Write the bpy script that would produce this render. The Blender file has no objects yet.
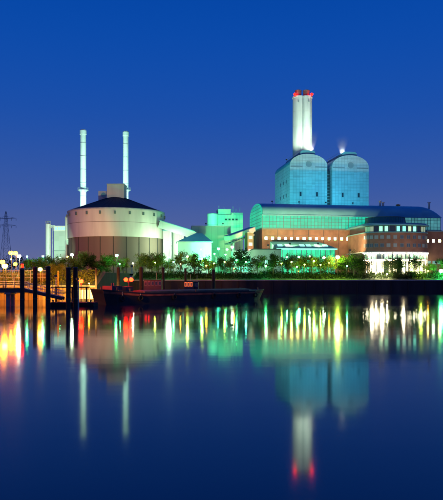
import bpy, bmesh, math, random
from mathutils import Vector, Matrix
R = math.radians
scene = bpy.context.scene
col = scene.collection

# ------------------------------------------------------------------ camera, sky, exposure
F, CX, HY, CH = 600.0, 221.5, 277.0, 3.0          # focal length in photo pixels, centre column, horizon row, eye height
cam_d = bpy.data.cameras.new('camera'); cam = bpy.data.objects.new('camera', cam_d); col.objects.link(cam)
cam.location = (0, 0, CH); cam.rotation_euler = (R(90), 0, 0)
cam_d.sensor_width = 36; cam_d.lens = 36 * F / 500; cam_d.shift_y = (HY - 250) / 500
cam_d.clip_end = 20000
scene.camera = cam

world = bpy.data.worlds.new('World'); scene.world = world; world.use_nodes = True
wn = world.node_tree; wn.nodes.clear()
sky = wn.nodes.new('ShaderNodeTexSky'); sky.sky_type = 'NISHITA'; sky.sun_disc = False
sky.sun_elevation = R(-3.0); sky.sun_rotation = R(215); sky.altitude = 0; sky.air_density = 1.0; sky.dust_density = 0.6; sky.ozone_density = 4.0
# evening sky colour by height above the horizon (city haze low down, deep blue above), on top of the Nishita sky
tc = wn.nodes.new('ShaderNodeTexCoord'); sep = wn.nodes.new('ShaderNodeSeparateXYZ')
ramp = wn.nodes.new('ShaderNodeValToRGB'); ramp.color_ramp.interpolation = 'B_SPLINE'
SKY = [(0.0, (0.150, 0.160, 0.310)), (0.05, (0.100, 0.135, 0.330)), (0.14, (0.036, 0.098, 0.365)), (0.26, (0.008, 0.078, 0.400)), (0.42, (0.0, 0.066, 0.410)), (1.0, (0.0, 0.030, 0.24))]
while len(ramp.color_ramp.elements) < len(SKY): ramp.color_ramp.elements.new(0.5)
for e, (p, c) in zip(ramp.color_ramp.elements, SKY): e.position = p; e.color = (*c, 1)
bg1 = wn.nodes.new('ShaderNodeBackground'); bg1.inputs['Strength'].default_value = 0.05
bg2 = wn.nodes.new('ShaderNodeBackground'); bg2.inputs['Strength'].default_value = 1.0
add = wn.nodes.new('ShaderNodeAddShader'); wout = wn.nodes.new('ShaderNodeOutputWorld')
L = wn.links.new
L(tc.outputs['Generated'], sep.inputs[0]); L(sep.outputs['Z'], ramp.inputs[0])
L(ramp.outputs[0], bg2.inputs['Color']); L(sky.outputs[0], bg1.inputs['Color'])
L(bg1.outputs[0], add.inputs[0]); L(bg2.outputs[0], add.inputs[1]); L(add.outputs[0], wout.inputs['Surface'])

vs = scene.view_settings
vs.view_transform = 'Standard'; vs.look = 'None'; vs.exposure = 0.0; vs.gamma = 1.0; vs.use_curve_mapping = False
scene.render.engine = 'CYCLES'
cy = scene.cycles
cy.use_denoising = True
cy.max_bounces = 6; cy.diffuse_bounces = 2; cy.glossy_bounces = 3; cy.transmission_bounces = 3; cy.volume_bounces = 0; cy.transparent_max_bounces = 8
cy.sample_clamp_indirect = 6.0; cy.use_light_tree = True; cy.caustics_reflective = False; cy.caustics_refractive = False

# ------------------------------------------------------------------ pixel to place
CAM_SCALE = 1.0      # scale about the camera's foot: full for the plant, reduced for the whole waterside
def at(px, py, Y): return Vector(((px - CX) / F * Y, Y, CH / CAM_SCALE + (HY - py) / F * Y))
def xat(px, Y): return (px - CX) / F * Y
def zat(py, Y): return CH / CAM_SCALE + (HY - py) / F * Y
GZ = 3.6                                            # yard level behind the embankment
class Frame:                                        # a plan frame: origin on a ray, turned about the vertical
    def __init__(s, px, Y, deg): s.ox, s.oy, s.a = xat(px, Y), Y, R(deg); s.c, s.s = math.cos(s.a), math.sin(s.a)
    def u(s, px, v=0.0):
        k = (px - CX) / F; ox, oy = s.ox - v * s.s, s.oy + v * s.c
        return (k * oy - ox) / (s.c - k * s.s)
    def Y(s, u, v=0.0): return s.oy + u * s.s + v * s.c
    def z(s, py, u, v=0.0): return zat(py, s.Y(u, v)) - GZ
    def w(s, u, v, z): return Vector((s.ox + u * s.c - v * s.s, s.oy + u * s.s + v * s.c, z + GZ))

# ------------------------------------------------------------------ mesh building
class MB:
    def __init__(s): s.v, s.f = [], []
    def box(s, x0, x1, y0, y1, z0, z1):
        n = len(s.v)
        s.v += [(x0,y0,z0),(x1,y0,z0),(x1,y1,z0),(x0,y1,z0),(x0,y0,z1),(x1,y0,z1),(x1,y1,z1),(x0,y1,z1)]
        s.f += [tuple(n+i for i in q) for q in ((3,2,1,0),(4,5,6,7),(0,1,5,4),(1,2,6,5),(2,3,7,6),(3,0,4,7))]
        return s
    def cyl(s, x, y, z0, z1, r0, r1=None, n=16, caps=True):
        r1 = r0 if r1 is None else r1; b = len(s.v)
        for z, r in ((z0, r0), (z1, r1)):
            s.v += [(x + r*math.cos(2*math.pi*i/n), y + r*math.sin(2*math.pi*i/n), z) for i in range(n)]
        s.f += [(b+i, b+(i+1)%n, b+n+(i+1)%n, b+n+i) for i in range(n)]
        if caps: s.f += [tuple(b+n-1-i for i in range(n)), tuple(b+n+i for i in range(n))]
        return s
    def bar(s, p, q, r, r1=None, n=6):
        p, q = Vector(p), Vector(q); d = (q - p)
        if d.length < 1e-6: return s
        d.normalize(); a = d.orthogonal().normalized(); c = d.cross(a); b = len(s.v); r1 = r if r1 is None else r1
        for o, rr in ((p, r), (q, r1)):
            s.v += [tuple(o + a*rr*math.cos(2*math.pi*i/n) + c*rr*math.sin(2*math.pi*i/n)) for i in range(n)]
        s.f += [(b+i, b+(i+1)%n, b+n+(i+1)%n, b+n+i) for i in range(n)] + [tuple(b+n-1-i for i in range(n)), tuple(b+n+i for i in range(n))]
        return s
    def beam(s, p, q, w, h):                        # rectangular beam, top face level across
        p, q = Vector(p), Vector(q); d = (q - p).normalized(); a = d.cross(Vector((0,0,1))).normalized(); u = a.cross(d); b = len(s.v)
        for o in (p, q):
            s.v += [tuple(o + a*x*w/2 + u*y*h/2) for x, y in ((-1,-1),(1,-1),(1,1),(-1,1))]
        s.f += [(b,b+1,b+5,b+4),(b+1,b+2,b+6,b+5),(b+2,b+3,b+7,b+6),(b+3,b,b+4,b+7),(b+3,b+2,b+1,b),(b+4,b+5,b+6,b+7)]
        return s
    def prism(s, poly, z0, z1):                     # plan polygon pulled up
        b, n = len(s.v), len(poly)
        s.v += [(x,y,z0) for x, y in poly] + [(x,y,z1) for x, y in poly]
        s.f += [(b+i, b+(i+1)%n, b+n+(i+1)%n, b+n+i) for i in range(n)] + [tuple(b+n-1-i for i in range(n)), tuple(b+n+i for i in range(n))]
        return s
    def extr_x(s, prof, x0, x1):                    # (y,z) profile pulled along x
        b, n = len(s.v), len(prof)
        s.v += [(x0,y,z) for y, z in prof] + [(x1,y,z) for y, z in prof]
        s.f += [(b+i, b+(i+1)%n, b+n+(i+1)%n, b+n+i) for i in range(n)] + [tuple(b+i for i in range(n)), tuple(b+n+n-1-i for i in range(n))]
        return s
    def extr_y(s, prof, y0, y1):                    # (x,z) profile pulled along y
        b, n = len(s.v), len(prof)
        s.v += [(x,y0,z) for x, z in prof] + [(x,y1,z) for x, z in prof]
        s.f += [(b+i, b+n+i, b+n+(i+1)%n, b+(i+1)%n) for i in range(n)] + [tuple(b+i for i in range(n)), tuple(b+n+n-1-i for i in range(n))]
        return s
    def ball(s, c, r, seg=10, rings=6, sz=1.0):
        b = len(s.v); x, y, z = c
        s.v.append((x,y,z+r*sz))
        for j in range(1, rings):
            t = math.pi*j/rings
            s.v += [(x+r*math.sin(t)*math.cos(2*math.pi*i/seg), y+r*math.sin(t)*math.sin(2*math.pi*i/seg), z+r*sz*math.cos(t)) for i in range(seg)]
        s.v.append((x,y,z-r*sz)); e = len(s.v)-1
        s.f += [(b, b+1+i, b+1+(i+1)%seg) for i in range(seg)]
        for j in range(rings-2):
            o = b+1+j*seg
            s.f += [(o+i, o+seg+i, o+seg+(i+1)%seg, o+(i+1)%seg) for i in range(seg)]
        o = b+1+(rings-2)*seg
        s.f += [(o+i, e, o+(i+1)%seg) for i in range(seg)]
        return s
    def mesh(s, name, mat, smooth=False):
        me = bpy.data.meshes.new(name); me.from_pydata(s.v, [], s.f); me.update()
        bm = bmesh.new(); bm.from_mesh(me); bmesh.ops.recalc_face_normals(bm, faces=bm.faces); bm.to_mesh(me); bm.free()
        if mat: me.materials.append(mat)
        if smooth:
            for p in me.polygons: p.use_smooth = True
            me.set_sharp_from_angle(angle=R(35))
        return me
    def build(s, name, mat, parent=None, smooth=False, loc=None):
        o = bpy.data.objects.new(name, s.mesh(name, mat, smooth)); col.objects.link(o); o.parent = parent
        if loc is not None: o.location = loc
        return o
def link(name, me, parent=None, loc=(0,0,0), rz=0.0, sc=None):
    o = bpy.data.objects.new(name, me); col.objects.link(o); o.parent = parent; o.location = loc; o.rotation_euler = (0,0,rz)
    if sc: o.scale = sc
    return o
def tag(o, label, cat, group=None, kind=None):
    o['label'] = label; o['category'] = cat
    if group: o['group'] = group
    if kind: o['kind'] = kind
    return o
def thing(name, loc, label, cat, group=None, rz=0.0):
    o = bpy.data.objects.new(name, None); col.objects.link(o); o.location = Vector(loc)*CAM_SCALE; o.scale = (CAM_SCALE,)*3; o.rotation_euler = (0,0,rz); o.empty_display_size = 0.5
    return tag(o, label, cat, group)
def struct(o): o['kind'] = 'structure'; o.scale = (CAM_SCALE,)*3; return o

# ------------------------------------------------------------------ materials
def mat(name, c, rough=0.7, var=0.15, scale=0.3, metal=0.0, bump=0.0, bscale=4.0, streak=False, spec=0.4):
    m = bpy.data.materials.new(name); m.use_nodes = True; nt = m.node_tree; b = nt.nodes['Principled BSDF']
    b.inputs['Roughness'].default_value = rough; b.inputs['Metallic'].default_value = metal; b.inputs['Specular IOR Level'].default_value = spec
    t = nt.nodes.new('ShaderNodeTexCoord'); n = nt.nodes.new('ShaderNodeTexNoise'); n.inputs['Scale'].default_value = scale; n.inputs['Detail'].default_value = 6
    src = t.outputs['Object']
    if streak:                                      # rain streaks: stretched down the wall
        mp = nt.nodes.new('ShaderNodeMapping'); mp.inputs['Scale'].default_value = (1, 1, 0.12); nt.links.new(src, mp.inputs[0]); src = mp.outputs[0]
    nt.links.new(src, n.inputs['Vector'])
    r = nt.nodes.new('ShaderNodeValToRGB'); r.color_ramp.elements[0].position = 0.3; r.color_ramp.elements[1].position = 0.7
    r.color_ramp.elements[0].color = (*[x*(1-var) for x in c], 1); r.color_ramp.elements[1].color = (*[min(1, x*(1+var*0.6)) for x in c], 1)
    nt.links.new(n.outputs['Fac'], r.inputs[0]); nt.links.new(r.outputs[0], b.inputs['Base Color'])
    if bump:
        n2 = nt.nodes.new('ShaderNodeTexNoise'); n2.inputs['Scale'].default_value = bscale; nt.links.new(t.outputs['Object'], n2.inputs['Vector'])
        bp = nt.nodes.new('ShaderNodeBump'); bp.inputs['Strength'].default_value = bump; bp.inputs['Distance'].default_value = 0.1
        nt.links.new(n2.outputs['Fac'], bp.inputs['Height']); nt.links.new(bp.outputs[0], b.inputs['Normal'])
    return m
def emis(name, c, s, var=0.0, scale=0.5, base=None):
    m = bpy.data.materials.new(name); m.use_nodes = True; nt = m.node_tree; b = nt.nodes['Principled BSDF']
    b.inputs['Base Color'].default_value = (*(base or (0.2, 0.2, 0.2)), 1); b.inputs['Roughness'].default_value = 0.15
    b.inputs['Emission Color'].default_value = (*c, 1); b.inputs['Emission Strength'].default_value = s
    if var:                                         # rooms behind the glass are not lit alike
        t = nt.nodes.new('ShaderNodeTexCoord'); n = nt.nodes.new('ShaderNodeTexNoise'); n.inputs['Scale'].default_value = scale; n.inputs['Detail'].default_value = 3
        mr = nt.nodes.new('ShaderNodeMapRange'); mr.inputs['From Min'].default_value = 0.3; mr.inputs['From Max'].default_value = 0.7
        mr.inputs['To Min'].default_value = s*(1-var); mr.inputs['To Max'].default_value = s*(1+var)
        nt.links.new(t.outputs['Object'], n.inputs['Vector']); nt.links.new(n.outputs['Fac'], mr.inputs['Value']); nt.links.new(mr.outputs[0], b.inputs['Emission Strength'])
    return m
def glass(name, c, rough=0.08):
    m = bpy.data.materials.new(name); m.use_nodes = True; b = m.node_tree.nodes['Principled BSDF']
    b.inputs['Base Color'].default_value = (*c, 1); b.inputs['Roughness'].default_value = rough; b.inputs['Specular IOR Level'].default_value = 0.8
    return m
def leafmat(name, c1, c2):
    m = bpy.data.materials.new(name); m.use_nodes = True; nt = m.node_tree; nt.nodes.clear()
    o = nt.nodes.new('ShaderNodeOutputMaterial'); t = nt.nodes.new('ShaderNodeTexCoord'); n = nt.nodes.new('ShaderNodeTexNoise'); n.inputs['Scale'].default_value = 0.9; n.inputs['Detail'].default_value = 4
    r = nt.nodes.new('ShaderNodeValToRGB'); r.color_ramp.elements[0].position = 0.35; r.color_ramp.elements[1].position = 0.65
    r.color_ramp.elements[0].color = (*c1, 1); r.color_ramp.elements[1].color = (*c2, 1)
    d = nt.nodes.new('ShaderNodeBsdfDiffuse'); tr = nt.nodes.new('ShaderNodeBsdfTranslucent'); mx = nt.nodes.new('ShaderNodeMixShader'); mx.inputs[0].default_value = 0.42
    nt.links.new(t.outputs['Object'], n.inputs['Vector']); nt.links.new(n.outputs['Fac'], r.inputs[0])
    nt.links.new(r.outputs[0], d.inputs[0]); nt.links.new(r.outputs[0], tr.inputs[0]); nt.links.new(d.outputs[0], mx.inputs[1]); nt.links.new(tr.outputs[0], mx.inputs[2]); nt.links.new(mx.outputs[0], o.inputs[0])
    return m
M = dict(
    asphalt=mat('asphalt', (0.05,0.05,0.05), 0.9, 0.3, 0.2), grass=mat('grass', (0.05,0.07,0.025), 0.95, 0.4, 0.4, bump=0.6),
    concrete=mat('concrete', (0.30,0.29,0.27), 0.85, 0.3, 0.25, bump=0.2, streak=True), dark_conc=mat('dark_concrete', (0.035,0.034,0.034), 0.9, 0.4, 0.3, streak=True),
    quay=mat('weathered_sheet_pile', (0.20,0.14,0.08), 0.85, 0.7, 0.22, bump=0.3, streak=True), pale_conc=mat('pale_painted_concrete', (0.62,0.60,0.55), 0.75, 0.25, 0.3, streak=True),
    wood=mat('wet_timber', (0.036,0.028,0.022), 0.85, 0.4, 1.5, bump=0.4, streak=True), steel=mat('dark_steel', (0.08,0.08,0.085), 0.55, 0.3, 0.6, 0.3),
    galv=mat('galvanised_steel', (0.42,0.43,0.44), 0.5, 0.2, 0.8, 0.4), white_wall=mat('white_render', (0.68,0.67,0.64), 0.8, 0.2, 0.15, streak=True),
    cream=mat('cream_tank_cladding', (0.58,0.55,0.48), 0.75, 0.18, 0.35, streak=True), tank_base=mat('tank_base_concrete', (0.175,0.120,0.100), 0.85, 0.28, 0.12, streak=True),
    roof_dark=mat('dark_bitumen_roof', (0.025,0.028,0.04), 0.8, 0.25, 0.2), chimney=mat('chimney_paint', (0.66,0.68,0.66), 0.7, 0.22, 0.5, streak=True),
    brick=mat('red_brown_brick', (0.25,0.13,0.085), 0.85, 0.3, 0.35, bump=0.2, streak=False), clad=mat('boiler_house_cladding', (0.52,0.60,0.62), 0.5, 0.12, 0.12, 0.1),
    clad_line=mat('cladding_joint', (0.26,0.31,0.33), 0.7, 0.1), roof_blue=mat('lamp_tinted_metal_roof', (0.15,0.42,0.48), 0.42, 0.18, 0.15, 0.0),  # roof green is raised in the colour to stand for lamp light on it
    block=mat('grey_green_render', (0.42,0.48,0.44), 0.8, 0.18, 0.12, streak=True), mullion=mat('mullion_paint', (0.10,0.16,0.15), 0.5, 0.1),
    hull=mat('black_hull_paint', (0.028,0.024,0.026), 0.55, 0.4, 0.5, streak=True), rust=mat('rust_red_hull_band', (0.42,0.10,0.05), 0.75, 0.5, 0.8),
    deck=mat('worn_deck', (0.09,0.10,0.085), 0.85, 0.4, 0.7), rubber=mat('black_rubber', (0.02,0.02,0.02), 0.9, 0.2), bark=mat('bark', (0.09,0.07,0.05), 0.95, 0.3, 3.0, bump=0.5),
    flue=mat('sooty_flue', (0.32,0.22,0.17), 0.75, 0.3, 0.5), shed=mat('stained_boards', (0.10,0.05,0.025), 0.85, 0.4, 0.8), orange_paint=mat('orange_paint', (0.75,0.22,0.04), 0.6, 0.2), pylon=mat('haze_paled_pylon_steel', (0.42,0.40,0.40), 0.7, 0.1),  # pylon colour is paled to stand for haze in front of it
    frame=mat('window_frame_paint', (0.20,0.20,0.20), 0.5, 0.1), pipe=mat('pipe_lagging', (0.5,0.55,0.52), 0.5, 0.15),
    dark_glass=glass('dark_window_glass', (0.03,0.045,0.06)), green_glass=glass('green_tinted_glass', (0.03,0.12,0.10), 0.12))
def panel_tone(m, size, amount, sock='Base Color'):
    nt = m.node_tree; b = nt.nodes['Principled BSDF']; src = b.inputs[sock].links[0].from_socket
    t = nt.nodes.new('ShaderNodeTexCoord'); sc = nt.nodes.new('ShaderNodeVectorMath'); sc.operation = 'DIVIDE'; sc.inputs[1].default_value = (size,)*3
    fl = nt.nodes.new('ShaderNodeVectorMath'); fl.operation = 'FLOOR'; wn_ = nt.nodes.new('ShaderNodeTexWhiteNoise'); mr = nt.nodes.new('ShaderNodeMapRange')
    mr.inputs['To Min'].default_value = 1-amount; mr.inputs['To Max'].default_value = 1+amount
    nt.links.new(t.outputs['Object'], sc.inputs[0]); nt.links.new(sc.outputs[0], fl.inputs[0]); nt.links.new(fl.outputs[0], wn_.inputs['Vector']); nt.links.new(wn_.outputs['Value'], mr.inputs['Value'])
    if sock == 'Base Color':
        mx = nt.nodes.new('ShaderNodeVectorMath'); mx.operation = 'SCALE'; nt.links.new(src, mx.inputs[0]); nt.links.new(mr.outputs[0], mx.inputs['Scale']); nt.links.new(mx.outputs[0], b.inputs[sock])
    else:
        mx = nt.nodes.new('ShaderNodeMath'); mx.operation = 'MULTIPLY'; nt.links.new(src, mx.inputs[0]); nt.links.new(mr.outputs[0], mx.inputs[1]); nt.links.new(mx.outputs[0], b.inputs[sock])
panel_tone(M['clad'], 1.55, 0.10); panel_tone(M['block'], 1.9, 0.06)
M['leaf'] = [leafmat('leaf_green', (0.040,0.075,0.012), (0.120,0.170,0.030)), leafmat('leaf_olive', (0.060,0.075,0.014), (0.170,0.165,0.030)), leafmat('leaf_dark', (0.018,0.038,0.012), (0.05,0.08,0.022)), leafmat('scrub_leaf', (0.010,0.018,0.008), (0.028,0.040,0.014))]
LC = dict(G=(0.07,1.0,0.28), W=(0.66,1.0,0.62), T=(0.06,1.0,0.58), Y=(1.0,0.42,0.015), O=(1.0,0.17,0.002), R=(1.0,0.0028,0.0004), L=(0.62,1.0,0.07), C=(0.16,0.80,1.0), H=(1.0,0.86,0.55))
_em = {}
def lampmat(k, s):
    if (k, s) not in _em: _em[(k, s)] = emis('lamp_glow_%s_%d' % (k, int(s*10)), LC[k], s, base=(0.01,0.01,0.01))
    return _em[(k, s)]

# ------------------------------------------------------------------ lamps
_lm = {}
def lamp_post(px, py, Y, k, s, label, r=0.32, ground=None, group='street lamps along the waterfront', style='post', cat='street lamp'):
    """a mast with a bracket and a glowing globe or lantern, which is itself the light"""
    vr = random.Random(int(px*37+py*11)); flat = vr.random() < 0.5 and r < 0.44; r *= (0.62 if r < 0.45 else 0.95)*vr.uniform(0.75,1.12); s = s*(4.2 if r < 0.3 else 2.2); s = min(s, 210) if k in 'OY' else s; p = at(px, py, Y); g = GZ/CAM_SCALE if ground is None else ground
    t = thing('street_lamp', (p.x, p.y, g), label, cat, group)
    h = p.z - g
    m = MB().cyl(0, 0.45, 0, h + 0.15, 0.075, 0.05, 8); m.bar((0,0.45,h+0.12), (0,0,h+r*0.9), 0.04)
    m.build('pole', M['steel'], t)
    MB().cyl(0, 0.45, 0, 0.5, 0.14, 0.12, 8).build('base', M['steel'], t)
    MB().cyl(0, 0, h+r*0.72, h+r*0.72+0.12, r*0.8, r*0.3, 10).build('lamp_cap', M['steel'], t)
    if flat: MB().cyl(0,0,h-r*0.55,h+r*0.72,r*0.62,r*1.0,10).build('lantern', lampmat(k, s), t, True)
    else: MB().ball((0,0,h), r, 10, 6, 0.85).build('globe', lampmat(k, s), t, True)
    return t
def floodlight(pos, target, energy, color, cone, label, base_z=None, group='floodlights', blend=0.6, show=6.0, size=0.5):
    pos, target = Vector(pos), Vector(target); bz = GZ/CAM_SCALE if base_z is None else base_z
    t = thing('floodlight', (pos.x, pos.y, bz), label, 'floodlight', group)
    h = pos.z - bz
    d = (target - pos).normalized(); q = d.to_track_quat('-Z', 'Y')
    MB().cyl(0, 0, 0, max(0.15, h - 0.3), 0.12, 0.09, 8).build('pole', M['galv'], t)
    s = size
    hd = MB().box(-s, s, -s*0.75, s*0.75, 0.02, 0.4).build('housing', M['steel'], t, loc=(0,0,h)); hd.rotation_mode = 'QUATERNION'; hd.rotation_quaternion = q
    ln = MB().box(-s*0.88, s*0.88, -s*0.65, s*0.65, -0.03, 0.018).build('lens', emis('flood_lens', color, show), t, loc=(0,0,h)); ln.rotation_mode = 'QUATERNION'; ln.rotation_quaternion = q
    ld = bpy.data.lights.new('flood_beam', 'SPOT'); ld.energy = energy*CAM_SCALE**2; ld.color = color; ld.spot_size = R(cone); ld.spot_blend = blend; ld.shadow_soft_size = 0.3
    lo = bpy.data.objects.new('flood_beam', ld); col.objects.link(lo); lo.parent = t; lo.location = Vector((0,0,h)) + d*0.15; lo.rotation_mode = 'QUATERNION'; lo.rotation_quaternion = q
    return t

# ================================================================== SETTING
# water
def water_material():
    m = bpy.data.materials.new('river_water'); m.use_nodes = True; nt = m.node_tree; b = nt.nodes['Principled BSDF']
    b.inputs['Base Color'].default_value = (0.001, 0.010, 0.035, 1); b.inputs['Roughness'].default_value = 0.072; b.inputs['IOR'].default_value = 1.60
    t = nt.nodes.new('ShaderNodeTexCoord'); mp = nt.nodes.new('ShaderNodeMapping'); mp.inputs['Scale'].default_value = (0.10, 0.45, 1)
    n = nt.nodes.new('ShaderNodeTexNoise'); n.inputs['Scale'].default_value = 0.6; n.inputs['Detail'].default_value = 3
    bp = nt.nodes.new('ShaderNodeBump'); bp.inputs['Strength'].default_value = 0.075; bp.inputs['Distance'].default_value = 0.08
    nt.links.new(t.outputs['Object'], mp.inputs[0]); nt.links.new(mp.outputs[0], n.inputs['Vector']); nt.links.new(n.outputs['Fac'], bp.inputs['Height']); nt.links.new(bp.outputs[0], b.inputs['Normal'])
    return m
w = MB(); w.v = [(-3000,-300,0),(3000,-300,0),(3000,260,0),(-3000,260,0)]; w.f = [(0,1,2,3)]
struct(w.build('water', water_material()))
CAM_SCALE = 0.6; YL = GZ/CAM_SCALE

# yard: one sheet to the horizon, its front edge stepping forward at the old quay on the left
QX = xat(97, 131)                                    # east end of the lit quay
g = MB(); g.v = [(-4000,141,YL),(QX,141,YL),(QX,186,YL),(4000,186,YL),(4000,9000,YL),(QX,9000,YL),(-4000,9000,YL)]
g.f = [(0,1,2,5,6),(2,3,4,5)]
struct(g.build('ground', M['asphalt']))
# embankment slope and its river wall
e = MB(); e.v = [(QX,178.2,4.15),(4000,178.2,4.15),(4000,186,YL+0.02),(QX,186,YL+0.02)]; e.f = [(0,1,2,3)]
struct(e.build('embankment', M['grass']))
e = MB(); e.v = [(-400,131.3,3.1),(QX,131.3,3.1),(QX,141,YL+0.02),(-400,141,YL+0.02)]; e.f = [(0,1,2,3)]
struct(e.build('quay_slope', M['grass']))
qslope = lambda y: 3.1 + (YL-3.08)*min(1,max(0,(y-131.3)/9.7))
bank = thing('river_wall', (QX, 176.6, 0), 'long dark river wall with pale coping below the planted embankment', 'river wall')
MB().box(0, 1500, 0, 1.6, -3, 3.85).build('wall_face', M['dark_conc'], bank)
pc = MB().box(0.04, 3.96, -0.12, 1.7, 3.85, 4.2).mesh('coping_stone', M['concrete'])
for i in range(46): link('coping_stone', pc, bank, (i*4.0, 0, 0))
MB().box(184, 1500, -0.12, 1.7, 3.85, 4.2).build('far_coping', M['concrete'], bank)
for i in range(30): MB().box(2+i*5.0, 2.35+i*5.0, -0.16, 0, -1, 3.8).build('fender_post', M['wood'], bank)
# old quay of sheet piles on the left
qw = thing('quay_wall', (QX, 130.6, 0), 'low orange-lit sheet pile quay wall behind the jetty', 'quay wall')
prof = []
x = 0.0
while x > -150:
    prof += [(x,0),(x-0.55,0),(x-0.75,0.38),(x-1.3,0.38)]; x -= 1.5
poly = prof + [(x, 0.7), (0, 0.7)]
MB().prism(poly, -3, 2.75).build('sheet_piling', M['quay'], qw)
qc = MB().box(-4.96, -0.04, -0.2, 0.78, 2.75, 3.16).mesh('coping_beam', M['concrete'])
for i in range(22): link('coping_beam', qc, qw, (-i*5.0, 0, 0))
MB().box(-400, -110, -0.2, 0.78, 2.75, 3.16).build('far_coping', M['concrete'], qw)
MB().box(-400, -150, 0.0, 0.7, -3, 2.75).build('far_piling', M['quay'], qw)
rw = MB(); rw.v = [(-0.6,0.702,-3),(0,0.702,-3),(0,47,-3),(-0.6,47,-3),(-0.6,0.702,3.2),(0,0.702,3.2),(0,10.4,6.05),(-0.6,10.4,6.05),(0,47,6.05),(-0.6,47,6.05)]
rw.f = [(0,1,5,4),(1,2,8,6,5),(2,3,9,8),(3,0,4,7,9),(4,5,6,7),(7,6,8,9),(3,2,1,0)]
rw.build('return_wall', M['dark_conc'], qw)
wl = MB()
wl.box(-150, 0, -0.14, -0.004, 1.5, 1.85)
wl.build('waling_beam', M['wood'], qw)

CAM_SCALE = 1.0
# ================================================================== POWER STATION
# ---- turbine hall: brick base, lit glass band, curved roof
H = Frame(262, 240, 9)
UE = H.u(441)
DH = 24.0
zb, zg = H.z(228, 0), H.z(214.5, 0)
zr = H.z(204, 0, 12)
hall = thing('turbine_hall', H.w(0,0,0), 'long brick turbine hall with green-lit glass band and curved blue metal roof', 'power station hall', rz=H.a)
MB().box(0, UE, 0, DH, 0, zb).build('brick_wall', M['brick'], hall)
MB().box(-0.12, UE+0.1, -0.14, DH+0.1, zb-0.5, zb+0.15).build('string_course', M['mullion'], hall)
hg_front = emis('hall_glass_front', (0.002,0.56,0.36), 0.95, 0.18, 0.09, (0.05,0.12,0.1))
hg_right = emis('hall_glass_right', (0.10,0.40,0.42), 0.55, 0.3, 0.08, (0.05,0.1,0.12))
US = H.u(377)
panel_tone(hg_front, 1.45, 0.13, 'Emission Strength'); panel_tone(hg_right, 1.45, 0.2, 'Emission Strength')
MB().box(0.25, US, 0.2, DH-0.2, zb+0.15, zg).build('glazing', hg_front, hall)
MB().box(US+0.02, UE-0.2, 0.2, DH-0.2, zb+0.15, zg).build('glazing', hg_right, hall)
gm = MB()
n = int(UE/1.45)
for i in range(n+1):
    x = 0.2 + i*(UE-0.45)/n
    gm.box(x-0.06, x+0.06, 0.06, 0.2, zb+0.16, zg-0.01)
for j in range(1, 4):
    z = zb + (zg-zb)*j/4
    gm.box(0.3, UE-0.3, 0.09, 0.2, z-0.05, z+0.05)
gm.build('mullions', M['mullion'], hall)
# end gable with arched glass
NA = 18
arc = [(DH/2 - DH/2*math.cos(math.pi*i/NA), zg + (zr-zg)*math.sin(math.pi*i/NA)**0.85) for i in range(NA+1)]
arc2 = [(DH/2+(y-DH/2)*0.985, zg+(z-zg)*0.97) for y, z in arc]
MB().extr_x([(0.35,zb+0.16),*arc2,(DH-0.35,zb+0.16)], -0.02, 0.24).build('gable_glass', emis('hall_gable_glass', (0.004,0.56,0.37), 0.8, 0.2, 0.12, (0.05,0.12,0.1)), hall)
gm = MB()
for i in range(1, 15):
    y = DH*i/15; zt = zg + (zr-zg)*math.sqrt(max(0, 1-((y-DH/2)/(DH/2))**2))*0.95
    gm.box(-0.1, -0.02, y-0.06, y+0.06, zb+0.17, zt)
for j in range(1, 8):
    z = zb + (zr-zb)*j/8
    hw = DH/2 if z < zg else DH/2*math.sqrt(max(0, 1-((z-zg)/(zr-zg))**2))
    if hw > 0.5: gm.box(-0.11, -0.03, DH/2-hw+0.4, DH/2+hw-0.4, z-0.05, z+0.05)
gm.build('gable_mullions', M['mullion'], hall)
# roof shell, its east end rounding down
rf = MB()
us = [0.25 + (UE-6.5)*i/30 for i in range(31)] + [UE-6.25+6.2*math.sin(math.pi/2*i/8) for i in range(1, 9)]
for u in us:
    k = 1.0 if u < UE-6.25 else math.sqrt(max(0.0, 1-((u-(UE-6.25))/6.3)**2))
    rf.v += [(u, DH/2+(y-DH/2)*1.012, zg+0.02+(z-zg)*k) for y, z in arc]
for i in range(len(us)-1):
    for j in range(NA): a = i*(NA+1)+j; rf.f.append((a, a+1, a+NA+2, a+NA+1))
ro = rf.build('roof', M['roof_blue'], hall, True)
sm = MB()
for i in range(1, 44):
    u = i*(UE-8)/44
    for j in range(0, 9): sm.bar((u, arc[j][0]-0.02, arc[j][1]+0.05), (u, arc[j+1][0]-0.02, arc[j+1][1]+0.05), 0.05, n=4)
sm.build('standing_seams', M['roof_blue'], ro)
MB().box(-0.15, UE-0.1, -0.5, 0.05, zg-0.35, zg+0.06).build('gutter', M['roof_blue'], hall)
for i in range(1, 12):
    u = UE*i/12; MB().box(u-0.07,u+0.07,-0.16,-0.02,0,zb-0.5).build('downpipe', M['steel'], hall)
MB().box(0.02,UE,-0.06,0,zb-3.0,zb-2.8).build('brick_band', M['tank_base'], hall)
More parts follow.
